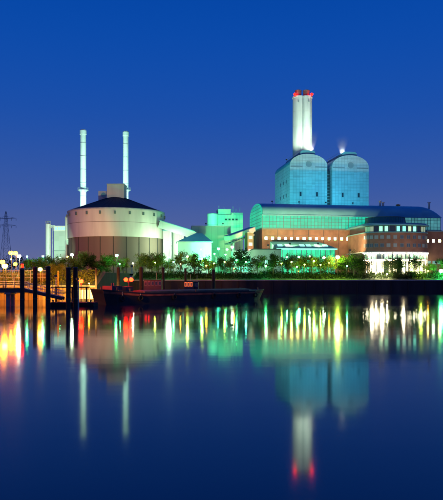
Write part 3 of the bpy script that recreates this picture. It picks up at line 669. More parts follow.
# brick storey windows
wf = MB()
for a in ((-0.72,0.72,-0.05,0.08,-0.72,-0.6),(-0.72,0.72,-0.05,0.08,0.6,0.72),(-0.72,-0.6,-0.05,0.08,-0.6,0.6),(0.6,0.72,-0.05,0.08,-0.6,0.6),(-0.05,0.05,-0.04,0.08,-0.6,0.6)): wf.box(*a)
wfm = wf.mesh('window', M['frame'])
wp1 = MB().box(-0.6,0.6,-0.02,0.08,-0.6,0.6).mesh('pane', glass('office_dark_pane',(0.06,0.10,0.13)))
wp2 = MB().box(-0.6,0.6,-0.02,0.08,-0.6,0.6).mesh('pane', emis('office_dim_pane',(0.25,0.55,0.55),0.10))
wp3 = MB().box(-0.6,0.6,-0.02,0.08,-0.6,0.6).mesh('pane', emis('office_lit_pane',(0.45,1.0,0.55),1.1))
rnd = random.Random(4)
for py in (237.0, 245.2):
    for i in range(15):
        p, a = along((i+0.5)/15, 0.02); o = link('window', wfm, of, (p.x,p.y,zo(py)), a)
        link('pane', wp3 if (py < 240 and i == 0) else (wp2 if rnd.random() < 0.45 else wp1), o)
# glass top storey
tf = MB().box(-0.05,0.05,-0.1,0.1,0,z_t-z_b-0.3).mesh('top_mullion', M['frame'])
for i in range(17):
    p, a = along(i/16, -0.62); link('top_mullion', tf, of, (p.x,p.y,z_b+0.3), a)
for i in range(16):
    if i in (3,6,11,14): continue
    p, a = along((i+0.5)/16, -0.62); s = rnd.choice((0.5,0.9,1.6,2.4)) if 2 < i < 12 else 0.35
    o = MB().box(-0.6,0.6,-0.03,0.03,0.25,z_t-z_b-0.6).build('top_pane', emis('office_top_pane', rnd.choice(((0.3,1,0.5),(0.7,1,0.6),(0.2,0.9,0.6))), s), of, loc=(p.x,p.y,z_b+0.3)); o.rotation_euler = (0,0,a)
# stepped green drum on the roof
dx = O.u(386, 8); dr = 20.5/F*234
dm = MB().cyl(dx, 9, z_r, zat(217.5,232)-GZ, dr, dr*0.93, 40).build('roof_drum', M['green_glass'], of, True)
dd_ = MB()
for i in range(40): a = 2*math.pi*i/40; dd_.bar((dx+(dr+0.04)*math.cos(a),9+(dr+0.04)*math.sin(a),z_r),(dx+(dr*0.93+0.04)*math.cos(a),9+(dr*0.93+0.04)*math.sin(a),zat(217.5,232)-GZ),0.05,n=4)
dd_.cyl(dx,9,zat(217.5,232)-GZ,zat(217,232)-GZ,dr*0.95,dr*0.95,40); dd_.build('drum_ribs', M['mullion'], dm)
# ---- brick wing at the right edge
f = Frame(425.9, 230, 9); u1 = 30.0; h = f.z(231.5, 3)
bw = thing('brick_wing', f.w(0,0,0), 'red brick wing at the right edge with three round-lit windows', 'brick building', rz=f.a)
MB().box(0,u1,0,16,0,h).build('wall', M['brick'], bw); MB().box(-0.15,u1+0.1,-0.15,16.1,h,h+0.35).build('coping', M['roof_blue'], bw)
for px in (427.3,433.2,439.5,446,452):
    u = f.u(px); o = link('window', frm, bw, (u,0,f.z(241,u))); link('pane', pan['Y' if px in (427.3,439.5) else 'W'], o)
for px in (429,434,439,444):
    u = f.u(px); z = f.z(262.5,u); o = MB().box(u-0.75,u+0.75,-0.08,0,z-0.7,z+0.7).build('window', M['frame'], bw); MB().box(u-0.65,u+0.65,-0.1,-0.081,z-0.6,z+0.6).build('pane', emis('wing_pane',(0.1,0.7,0.6),0.35), o)

# ---- lattice pylon far behind
PY = 620; c = at(6, 277, PY)
py_ = thing('power_pylon', (c.x, c.y, GZ), 'faint lattice power pylon against the sky at the far left', 'pylon')
PH = zat(211.5, PY)-GZ
def hw(z): return max(0.7, 5.4*(1-z/PH)**1.15+0.7) if z < PH else 0.3
lg = MB(); zs_ = [PH*(1-(1-i/11)**1.25) for i in range(12)]
for i in range(11):
    z0, z1 = zs_[i], zs_[i+1]; a, b = hw(z0), hw(z1)
    for sx in (-1,1):
        for sy in (-1,1): lg.bar((sx*a,sy*a,z0),(sx*b,sy*b,z1),0.17,n=4)
    for s in (-1,1):
        lg.bar((-a,s*a,z0),(b,s*b,z1),0.08,n=4); lg.bar((a,s*a,z0),(-b,s*b,z1),0.08,n=4)
        lg.bar((s*a,-a,z0),(s*b,b,z1),0.08,n=4); lg.bar((-b,s*b,z1),(b,s*b,z1),0.08,n=4)
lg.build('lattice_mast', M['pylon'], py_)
for zc in (zat(218.5,PY)-GZ, zat(226,PY)-GZ):
    am = MB()
    for s in (-1,1):
        am.bar((0,-0.8,zc),(s*10.5,0,zc+0.3),0.2,n=4); am.bar((0,0.8,zc),(s*10.5,0,zc+0.3),0.2,n=4); am.bar((0,0,zc+2.2),(s*10.5,0,zc+0.3),0.18,n=4)
        for k in (0.3,0.6): am.bar((s*10.5*k,-0.8*(1-k),zc+0.3*k),(s*10.5*k,0,zc+2.2*(1-k)+0.3*k),0.12,n=4)
        for k in (0.55,1.0): am.bar((s*10.5*k,0,zc),(s*10.5*k,0,zc-2.2),0.16,n=5)
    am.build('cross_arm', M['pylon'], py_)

# ================================================================== TREES
CAM_SCALE = 0.6
def tree_meshes(seed, h, w_, shape, nleaf, lm, leaf=0.42):
    rnd = random.Random(seed)
    tr = MB(); fork = h*rnd.uniform(0.22,0.32); lean = Vector((rnd.uniform(-.25,.25),rnd.uniform(-.25,.25),0))
    top = Vector((lean.x*h*0.2, lean.y*h*0.2, h*0.82)); f0 = Vector((lean.x*0.4,lean.y*0.4,fork))
    r0 = 0.02*h+0.05
    tr.bar((0,0,0), f0, r0, r0*0.75, 8); tr.bar(f0, top, r0*0.75, 0.03, 7)
    cl = []
    for i in range(11):
        k = rnd.uniform(0.05,0.75); s = f0.lerp(top, k); a = i*2.4+rnd.uniform(-.4,.4); ext = w_/2*rnd.uniform(0.55,0.95)*(1.0 if shape == 'round' else (1.05-0.75*k))
        e = s + Vector((math.cos(a)*ext, math.sin(a)*ext, rnd.uniform(0.1,0.25)*h*(1-k*0.6)))
        tr.bar(s, e, r0*0.4*(1-k*0.5), 0.02, 5); cl.append((e, rnd.uniform(0.75,1.2))); cl.append((s.lerp(e,0.55), rnd.uniform(0.6,1.0)))
    cl.append((top, 0.9)); cl.append((f0.lerp(top,0.6), 1.2)); cl.append((f0.lerp(top,0.3), 1.1))
    for _ in range(12): cl.append((Vector((rnd.uniform(-.42,.42)*w_,rnd.uniform(-.42,.42)*w_,h*rnd.uniform(0.18,0.55))), rnd.uniform(0.6,1.0)))
    lf = MB(); cr = 0.2*w_
    tot = sum(c[1] for c in cl)
    for c, k in cl:
        for _ in range(int(nleaf*k/tot)):
            d = Vector((rnd.gauss(0,1),rnd.gauss(0,1),rnd.gauss(0,0.8))).normalized()*cr*k*rnd.uniform(0.25,1.15)
            p = c + d; n_ = Vector((rnd.gauss(0,1),rnd.gauss(0,1),rnd.gauss(0.3,1))).normalized(); a = n_.orthogonal().normalized(); a.rotate(Matrix.Rotation(rnd.uniform(0,6.28),3,n_)); b = n_.cross(a)
            l = leaf*rnd.uniform(0.6,1.3); m_ = l*0.55; o = len(lf.v)
            lf.v += [tuple(p-a*l/2),tuple(p+b*m_/2),tuple(p+a*l/2),tuple(p-b*m_/2)]; lf.f.append((o,o+1,o+2,o+3))
    me = bpy.data.meshes.new('crown'); me.from_pydata(lf.v,[],lf.f); me.materials.append(lm); me.update()
    return tr.mesh('trunk', M['bark']), me, h
PROTO = [tree_meshes(1,8,6.4,'round',2500,M['leaf'][0]), tree_meshes(2,8,5.8,'round',2200,M['leaf'][1]), tree_meshes(3,8,5.2,'cone',2300,M['leaf'][2]),
         tree_meshes(4,8,7.0,'round',2600,M['leaf'][1]), tree_meshes(5,8,5.8,'cone',2300,M['leaf'][0]), tree_meshes(6,8,8.0,'round',4600,M['leaf'][2],0.36)]
tr_rnd = random.Random(11)
def tree(px, ytop, Y, proto, label, base=None, wide=1.0, group='trees along the embankment', cat='tree'):
    g = YL if base is None else base; c = at(px, 277, Y); h = zat(ytop, Y) - g
    tr, cr, h0 = PROTO[proto]; s = h/(h0*0.98)
    t = thing('tree', (c.x, c.y, g), label, cat, group, rz=tr_rnd.uniform(0,6.28)); 
    wide *= 0.84
    for nm, me in (('trunk', tr), ('crown', cr)): link(nm, me, t, sc=(s*wide, s*wide, s))
    return t
T = [ # pixel column, top row, distance, kind, width, label
 (52.5,261.5,136,3,0.95,'round orange-lit tree on the old quay, left one of the pair'), (62.5,262.0,137,3,0.9,'round orange-lit tree on the old quay, right one of the pair'),
 (33,256.5,160,0,1.2,'broad tree behind the red-beacon pile, lit green from its left'), (41,255.5,165,3,1.1,'green tree below the slim white silo'), (50,254.0,175,1,1.0,'tree in front of the foot of the slim white silo'),
 (27,258.0,170,4,1.2,'dim tree behind the white quay lamp at the far left'), (58,253.5,178,0,1.0,'tree in front of the boxy grey-green block'),
 (75,255.5,180,1,1.2,'reddish tree at the left foot of the huge tank'), (84,249.5,184,4,1.1,'pointed tree before the tank base, below the left slim chimney'), (92.5,251.5,183,2,1.1,'tallest narrow tree before the dark tank base'),
 (102,252.5,182,0,1.1,'full tree before the tank base, below the cupola'), (110,253.0,185,1,1.1,'tree before the tank base, left of the first green lamp'), (123,256.0,184,1,1.0,'small tree between the two green lamps and the tank centre'),
 (144,251.0,184,3,1.0,'wide tree before the right half of the tank'), (151.5,250.5,186,0,1.1,'tall leafy tree near the tank right edge'), (158.5,251.0,184,4,1.2,'tree at the right foot of the huge tank'),
 (170,257.5,184,1,1.0,'low tree right below the glaring flood on the white hall'), (180,249.5,187,1,0.85,'slim yellowish tree left of the white pump house front'), (194.5,250.5,183,2,1.35,'dark round tree before the pump house'),
 (208.5,253.5,184,0,1.25,'low bushy tree at the pump house right corner'), (221,255.5,188,4,1.1,'yellow-green tree below the slab block'), (230,257.0,186,1,1.0,'small tree left of the tall dark tree by the workshop'),
 (241,246.0,183,2,1.3,'tall dark tree in front of the low workshop'), (257.5,253.5,183,1,1.2,'dim tree before the left part of the kiosk block'), (273,250.5,183,2,1.2,'dim tree before the right part of the kiosk block'),
 (288,251.0,186,0,1.1,'pointed bright green tree at the left end of the glass hall'), (296.5,253.0,184,3,0.9,'yellow-green tree before the glass hall, second from its left end'), (304,254.0,185,4,1.2,'dark-topped tree before the middle of the glass hall'),
 (312,253.0,184,1,1.0,'low yellow-green tree before the middle of the glass hall'), (320,253.5,185,0,1.15,'green tree before the right half of the glass hall'), (328.5,253.0,184,3,0.9,'yellow tree just left of the glaring yellow lamp'),
 (341,257.5,183,2,1.2,'dark tree just right of the glaring yellow lamp'), (354,250.5,182,5,1.25,'big dark spreading tree left of the round office'), (365,256.5,181,5,0.9,'dark bushy tree at the office left corner'),
 (391.5,254.5,182,5,0.95,'dark tree before the middle of the round office'), (399,254.5,183,2,1.3,'dark tree before the office, touching its taller neighbour'), (415,253.0,184,5,0.85,'olive tree before the right part of the round office'),
 (426.5,262.0,184,1,1.2,'low yellow-lit tree before the brick wing'), (433.5,263.0,186,3,0.9,'orange-tinged tree before the brick wing, near the right edge'), (446,255.0,184,0,1.2,'tree at the right edge of the picture before the brick wing'),
 (394,269.5,180.5,5,1.6,'low dark rounded shrub before the glaring office ground floor, left one'), (411,269.5,180.5,5,1.7,'low dark rounded shrub before the glaring office ground floor, right one'),
]
for px, yt, Y, pk, wd, lab in T:
    base = qslope(Y)-0.05 if Y < 178 else (YL if Y >= 186 else 4.15 + (YL-4.13)*(Y-178.2)/7.8 - 0.05)
    sh = 'shrub' in lab
    tree(px, yt, Y, pk, lab, base, wd, cat='shrub' if sh else 'tree')
# undergrowth along the embankment and far tree belt: nobody could count it
def undergrowth(name, x0, x1, y0, y1, zf, n, hmax, m, label, seed, leaf=0.4):
    rnd = random.Random(seed); lf = MB()
    hum = [rnd.uniform(0.35,1.0) for _ in range(400)]
    for _ in range(n):
        x = rnd.uniform(x0,x1); y = rnd.uniform(y0,y1); k = (x-x0)/2.2; i = int(k)%399; hh = hmax*(hum[i]*(1-(k%1))+hum[i+1]*(k%1))
        p = Vector((x,y,zf(y)+hh*rnd.random()**0.7)); n_ = Vector((rnd.gauss(0,1),rnd.gauss(0,1),rnd.gauss(0.3,1))).normalized(); a = n_.orthogonal().normalized(); b = n_.cross(a); l = leaf*rnd.uniform(0.6,1.3); o = len(lf.v)
        lf.v += [tuple(p-a*l/2),tuple(p+b*l*0.3),tuple(p+a*l/2),tuple(p-b*l*0.3)]; lf.f.append((o,o+1,o+2,o+3))
    me = bpy.data.meshes.new(name); me.from_pydata(lf.v,[],lf.f); me.materials.append(m)
    o = bpy.data.objects.new(name, me); col.objects.link(o); o.scale = (CAM_SCALE,)*3; tag(o, label, 'undergrowth', kind='stuff'); return o
undergrowth('quay_undergrowth', -75, QX-1, 132.2, 140.5, qslope, 9000, 1.3, M['leaf'][1], 'dark scrub on the slope above the old quay wall', 23)
# small dark shed and a stair rail on the old quay
t = thing('quay_shed', (xat(34.5,134),134,qslope(134)), 'small dark brown shed on the quay slope between the bare piles', 'shed')
sw_ = xat(47,134)-xat(34.5,134); sh_ = zat(273.5,134)-qslope(134)
for i in range(9): MB().box(i*sw_/9+0.02,(i+1)*sw_/9-0.02,-0.05,0.05,-0.3,sh_).build('board', M['shed'], t)
MB().box(0,sw_,0.051,2.6,-0.3,sh_-0.02).build('body', M['shed'], t); MB().box(-0.2,sw_+0.2,-0.3,2.8,sh_,sh_+0.15).build('roof', M['steel'], t)
t = thing('quay_railing', (xat(-30,133),132.6,3.2), 'pale railing along the quay top behind the jetty lamps', 'railing')
rx = xat(49,132.6)-xat(-30,133); zq = zat(270.5,132.6)-3.2
for i in range(14): MB().bar((i*rx/13,0,-0.1),(i*rx/13,0,zq),0.05,n=6).build('rail_post', M['galv'], t)
for k in (0.5,0.75,1.0): MB().bar((0,0,zq*k),(rx,0,zq*k),0.05,n=6).build('rail', M['galv'], t)
slope = lambda y: 4.15+(YL-4.13)*(y-178.2)/7.8
undergrowth('undergrowth', QX+1, 85, 179.2, 185.5, slope, 22000, 1.25, M['leaf'][3], 'dark low bushes covering the embankment above the river wall', 21)
CAM_SCALE = 1.0
undergrowth('far_tree_belt', -330, -95, 330, 350, lambda y: GZ, 9000, 13, M['leaf'][0], 'distant belt of trees behind the quay lamps at the left', 22, 1.2)

CAM_SCALE = 0.6
# ================================================================== WATERSIDE: piles, jetty, gangway, pontoon, boats
def pile(px, ytop, Y, r, label, cap=True):
    p = at(px, ytop, Y); t = thing('mooring_pile', (p.x, p.y, 0), label, 'mooring pile', 'mooring piles')
    MB().cyl(0,0,-3,p.z,r*1.05,r,12).build('shaft', M['wood'], t, True)
    if cap: MB().cyl(0,0,p.z,p.z+0.12,r*1.08,r*0.9,12).build('cap', M['steel'], t, True)
    MB().cyl(0,0,1.3,1.5,r*1.12,r*1.12,12).build('iron_band', M['steel'], t, True)
    return p
def pat(px, Y): return px
beac = pile(22.3, 269.5, 97, 0.36, 'dark pile carrying a glowing red beacon on its top')
pile(35.2, 267.5, 99, 0.36, 'bare dark pile just right of the red-beacon pile')
pile(48.2, 267.0, 97, 0.38, 'thick dark pile in front of the middle of the gangway')
pile(58.2, 271.5, 112, 0.18, 'thin pile between the thick gangway pile and the close pair')
pile(68.4, 268.0, 98, 0.40, 'left pile of the close thick pair beside the pontoon')
pile(75.4, 268.0, 99, 0.40, 'right pile of the close thick pair beside the pontoon')
pile(96.2, 269.0, 120, 0.20, 'thin pile behind the left end of the barge')
pile(118.3, 267.5, 128, 0.34, 'pile behind the barge just left of the two red lamps')
pile(141.2, 267.3, 130, 0.40, 'thick pile behind the barge just right of the two red lamps')
pile(163.3, 267.5, 136, 0.32, 'pile behind the barge right of the grey cabin windows')
pile(185.5, 268.5, 150, 0.30, 'pile standing behind the launch with orange windows')
pile(213.5, 270.0, 150, 0.42, 'thick pile near the middle of the barge behind it')
# red beacon on the pile
t = thing('harbour_beacon', (beac.x, beac.y, beac.z+0.12), 'glowing red navigation beacon on top of a mooring pile', 'beacon')
MB().cyl(0,0,0,0.18,0.22,0.16,12).build('base', M['steel'], t); MB().cyl(0,0,0.18,0.78,0.2,0.2,14).build('lens', lampmat('R', 30), t, True); MB().cyl(0,0,0.78,0.92,0.26,0.08,12).build('cap', M['steel'], t)

# jetty bridge from the left, with railing
JY = 103.0
j0, j1 = xat(-40, JY), xat(26, JY); zj = zat(288, JY)
jt = thing('jetty', (j1, JY, 0), 'dark timber jetty with lit railing entering from the left edge', 'jetty')
ln_ = j1 - j0
for y in (-1.1, 1.1): MB().box(-ln_, 0, y-0.15, y+0.15, zj-0.75, zj-0.08).build('girder', M['steel'], jt)
pk = MB().box(0.01,0.26,-1.5,1.5,zj-0.08,zj).mesh('plank', M['wood'])
for i in range(int(ln_/0.28)): link('plank', pk, jt, (-ln_+i*0.28,0,0))
for px in (-22, 10.5):
    x = xat(px,JY)-j1
    for y in (-0.9,0.9): MB().cyl(x,y,-3,zj-0.75,0.42,0.42,12).build('pier_leg', M['concrete'], jt, True)
    MB().box(x-0.5,x+0.5,-1.6,1.6,zj-1.05,zj-0.752).build('pier_head', M['concrete'], jt)
for s in (-1.42,1.42):
    for i in range(9):
        x = -0.1-i*ln_/8.2; MB().bar((x,s,zj),(x,s,zj+1.1),0.045,n=6).build('rail_post', M['galv'], jt)
    for k in (0.4,0.75,1.1): MB().bar((-ln_,s,zj+k),(0,s,zj+k),0.035,n=6).build('rail', M['galv'], jt)
# gangway sloping down to the pontoon
gw = thing('gangway', (j1, JY, 0), 'steel gangway with hooped rails sloping down to the pontoon', 'gangway')
gend = Vector((xat(63.5,JY-0.5)-j1, -0.5, 1.55)); gst = Vector((0.05, -0.3, zj-0.1))
for s in (-0.7,0.7): MB().beam(gst+Vector((0,s,-0.25)), gend+Vector((0,s,-0.25)), 0.16, 0.5).build('girder', M['steel'], gw)
NT = 24
for i in range(NT):
    a, b = gst.lerp(gend,(i+0.05)/NT), gst.lerp(gend,(i+0.9)/NT); MB().beam(a+Vector((0,0,0.06)), b+Vector((0,0,0.06)), 1.3, 0.06).build('tread', M['galv'], gw)
for s in (-0.72,0.72):
    for i in range(9): p = gst.lerp(gend,(i+0.3)/9.2)+Vector((0,s,0)); MB().bar(p,p+Vector((0,0,1.05)),0.045,n=6).build('rail_post', M['galv'], gw)
    for k in (0.55,1.05): MB().bar(gst+Vector((0,s,k)), gend+Vector((0,s,k)), 0.04, n=6).build('rail', M['galv'], gw)
# pontoon at its foot
pn0, pn1 = xat(49,101), xat(94,101)
pn = thing('pontoon', (pn0, 102.5, 0), 'flat dark floating pontoon at the foot of the gangway', 'pontoon')
wd = pn1-pn0
MB().box(0,wd,-1.6,1.8,-0.4,0.62).build('float', M['dark_conc'], pn)
pk = MB().box(0.01,0.3,-1.7,1.9,0.62,0.7).mesh('plank', M['wood'])
for i in range(int(wd/0.31)): link('plank', pk, pn, (i*0.31,0,0))
MB().box(0.02,wd-0.02,-1.74,-1.602,0.15,0.5).build('rubbing_strake', M['rubber'], pn)
for x in (0.6, wd*0.5, wd-0.6): MB().cyl(x,-1.2,0.7,1.0,0.12,0.12,10).cyl(x,-1.2,1.0,1.1,0.2,0.2,10).build('bollard', M['steel'], pn)
# pale landing stage behind it: white panels glaring under the sodium lamp
ls0, ls1 = xat(76.5,124), xat(97,124)
ls = thing('landing_stage', (ls0,124,0), 'white-walled landing stage glaring in lamp light behind the pile pair', 'landing stage')
lw = ls1-ls0; zt = zat(289,124)
MB().box(0,lw,0,3,-0.5,0.5).build('float', M['dark_conc'], ls)
pp = MB().box(0.03,0.97*lw/5,0.02,0.12,0.5,zt-0.12).mesh('wall_panel', M['pale_conc'])
for i in range(5): link('wall_panel', pp, ls, (i*lw/5,0,0))
MB().box(0,lw,0.121,3,0.5,zt-0.14).build('hold', M['pale_conc'], ls)
MB().box(-0.1,lw+0.1,-0.15,3.1,zt-0.12,zt).build('deck', M['wood'], ls)
for i in range(4): MB().cyl(0.5+i*(lw-1)/3,-0.25,-2,zt+0.1,0.11,0.11,8).build('fender_post', M['wood'], ls)
# raised walkway beam between the piles, at deck height
wk = thing('walkway', (xat(50,104),104.5,0), 'dark horizontal mooring walkway running between the tall piles', 'walkway')
ww = xat(88,104)-xat(50,104); zk = zat(286.6,104)
MB().box(0,ww,0,0.9,zk-0.22,zk).build('deck', M['wood'], wk)
for i in range(5): MB().bar((0.3+i*(ww-0.6)/4,0.05,zk),(0.3+i*(ww-0.6)/4,0.05,zk+0.95),0.035,n=5).build('rail_post', M['steel'], wk)
MB().bar((0.3,0.05,zk+0.95),(ww-0.3,0.05,zk+0.95),0.03,n=5).build('rail', M['steel'], wk)
for x in (ww*0.12, ww*0.55, ww*0.93): MB().cyl(x,0.45,-2,zk-0.22,0.16,0.16,8).build('leg', M['wood'], wk)

# cargo barge
A = Vector((xat(111,107),107)); Bq = Vector((xat(264.5,133),133)); dv = Bq-A; BL = dv.length; ba = math.atan2(dv.y,dv.x); BM = 6.6
bg = thing('cargo_barge', (A.x,A.y,0), 'long low dark cargo barge with rust-red strake moored across the river', 'barge', rz=ba)
NS = 26
def sheer(k): return 1.95 + 0.75*max(0,(0.22-k)/0.22)**1.6 + 0.25*max(0,(k-0.88)/0.12)**1.5
def hwid(k): return BM/2*(1-0.55*max(0,(k-0.9)/0.1)**2)*(1-0.35*max(0,(0.05-k)/0.05)**2)
def station(k, fz, inset=0.0, zoff=0.0):
    rake = 1.6*max(0,(k-0.9)/0.1)-1.0*max(0,(0.06-k)/0.06)
    top = sheer(k); z = -0.7+(top+0.7)*fz+zoff; return (k*BL + rake*fz, z, hwid(k)*(0.93+0.07*min(1,fz*2))-inset)
def hullstrip(f0, f1, out, name, m, cap=False):
    b = MB()
    ks = [i/NS for i in range(NS+1)]
    for k in ks:
        for fz in (f0, f1):
            x, z, hh = station(k, fz); b.v += [(x, BM/2-hh-out, z), (x, BM/2+hh+out, z)]
    for i in range(NS):
        o = i*4; b.f += [(o,o+4,o+6,o+2),(o+1,o+3,o+7,o+5)]
        if cap: b.f.append((o+2,o+6,o+7,o+3))
    b.f += [(0,2,3,1), (NS*4,NS*4+1,NS*4+3,NS*4+2)]
    return b.build(name, m, bg)
hullstrip(0.0, 1.0, 0.0, 'hull', M['hull'])
hullstrip(0.80, 0.93, 0.05, 'rust_strake', M['rust'])
hullstrip(0.955, 1.03, 0.08, 'gunwale', M['hull'])
dk = MB()
for i in range(NS+1):
    x, z, hh = station(i/NS, 0.985); dk.v += [(x,BM/2-hh+0.05,z-0.02),(x,BM/2+hh-0.05,z-0.02)]
dk.f = [(i*2,i*2+2,i*2+3,i*2+1) for i in range(NS)]; dk.build('deck', M['deck'], bg)
MB().box(BL*0.2,BL*0.9,0.9,BM-0.9,1.9,2.28).build('hatch_coaming', M['deck'], bg)
hc = MB().extr_x([(1.0,2.285),(BM/2,2.5),(BM-1.0,2.285)],0.06,1.84).mesh('hatch_cover', M['deck'])
for i in range(15): link('hatch_cover', hc, bg, (BL*0.2+i*1.9,0,0))
for k in (0.03,0.1,0.5,0.95):
    for y in (0.5,BM-0.5):
        z = sheer(k); MB().cyl(k*BL+0.4,y,z-0.05,z+0.5,0.14,0.14,10).cyl(k*BL+0.4,y,z+0.5,z+0.6,0.2,0.2,10).build('bollard', M['steel'], bg)
for k in (0.06,0.16,0.36,0.62,0.8,0.93):
    b = MB(); x = k*BL; z = 1.1; y = BM/2-hwid(k)-0.16
    for i in range(14):
        a0, a1 = 2*math.pi*i/14, 2*math.pi*(i+1)/14; b.bar((x+0.42*math.cos(a0),y,z+0.42*math.sin(a0)),(x+0.42*math.cos(a1),y,z+0.42*math.sin(a1)),0.14,n=6)
    ty = b.build('tyre_fender', M['rubber'], bg, True); MB().bar((x,y,z+0.4),(x,y+0.1,sheer(k)-0.1),0.03,n=5).build('rope', M['galv'], ty)
MB().box(1.2,3.4,1.6,5.0,2.6,3.35).build('winch_box', M['steel'], bg); MB().cyl(2.3,3.3,3.35,3.9,0.25,0.25,10).build('capstan', M['steel'], bg)
MB().box(4.4,6.0,2.0,4.6,2.3,3.2).build('deck_locker', M['deck'], bg)
# mast with two red lamps
cbx = (Vector((xat(128.6,113.5),113.5))-A); lx = cbx.x*math.cos(ba)+cbx.y*math.sin(ba); ly = -cbx.x*math.sin(ba)+cbx.y*math.cos(ba)
lm_ = thing('signal_mast', (xat(128.6,113.5),113.5,2.0), 'short deck mast on the barge with two glaring red lamps', 'signal mast')
zl = zat(281,113.5)-2.0
MB().cyl(0,0,0,zl-0.1,0.09,0.07,8).build('mast', M['steel'], lm_); MB().box(-0.6,0.6,-0.06,0.06,zl-0.22,zl-0.12).build('crossbar', M['steel'], lm_)
for x in (-0.5,0.5):
    o = MB().cyl(x,0,zl-0.12,zl-0.02,0.16,0.16,10).build('lamp_holder', M['steel'], lm_); MB().ball((x,-0.02,zl+0.25),0.38,12,8).build('lamp_lens', lampmat('R',150), o, True)
# launches lying behind the barge
def launch(px0, px1, Y, ytop, nwin, wm, label, fm):
    x0, x1 = xat(px0,Y), xat(px1,Y); L_ = (x1-x0)*2.4; t = thing('launch', ((x0+x1)/2,Y,0), label, 'launch', 'launches moored behind the barge')
    b = MB(); n = 14
    for i in range(n+1):
        k = i/n; hw_ = 1.35*(1-max(0,(k-0.55)/0.45)**2.2)*(0.9+0.1*min(1,k*6)); z = 1.25+0.55*max(0,(k-0.5)/0.5)**1.6
        x = -L_/2+k*L_; b.v += [(x,-hw_*0.7,-0.4),(x,-hw_,z),(x,hw_,z),(x,hw_*0.7,-0.4)]
    for i in range(n): o=i*4; b.f += [(o,o+4,o+5,o+1),(o+1,o+5,o+6,o+2),(o+2,o+6,o+7,o+3)]
    b.f.append((0,1,2,3)); b.build('hull', M['hull'], t)
    ht = zat(ytop,Y); cw = x1-x0
    cb = MB().box(-cw/2,cw/2,-0.95,0.95,1.2,ht-0.12).build('cabin', M['steel'], t)
    MB().box(-cw/2-0.15,cw/2+0.15,-1.1,1.1,ht-0.12,ht).build('cabin_roof', M['steel'], t)
    for i in range(nwin):
        xc = -cw/2+(i+0.5)*cw/nwin; w2 = cw/nwin*0.4; zc = ht-0.75
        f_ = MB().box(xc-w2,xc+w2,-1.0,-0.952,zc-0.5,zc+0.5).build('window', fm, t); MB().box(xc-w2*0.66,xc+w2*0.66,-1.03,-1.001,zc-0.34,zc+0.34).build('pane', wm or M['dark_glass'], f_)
    MB().bar((cw*0.2,0,ht),(cw*0.2,0,ht+1.5),0.05,n=6).build('mast', M['galv'], t)
    return t
launch(144.5, 162, 127, 279.6, 5, None, 'dim launch with a row of pale-framed cabin windows behind the barge', M['frame'])
launch(184.5, 193, 139, 281.0, 3, emis('amber_pane',(0.25,0.06,0.01),0.5), 'launch with glowing orange-framed cabin windows behind the barge', emis('glowing_orange_frame',(1.0,0.16,0.015),1.1))  # window frames glow by emission, standing for the orange light on them
launch(193.8, 198.5, 141, 281.6, 1, None, 'small launch with one pale window beside the orange-windowed launch', M['frame'])

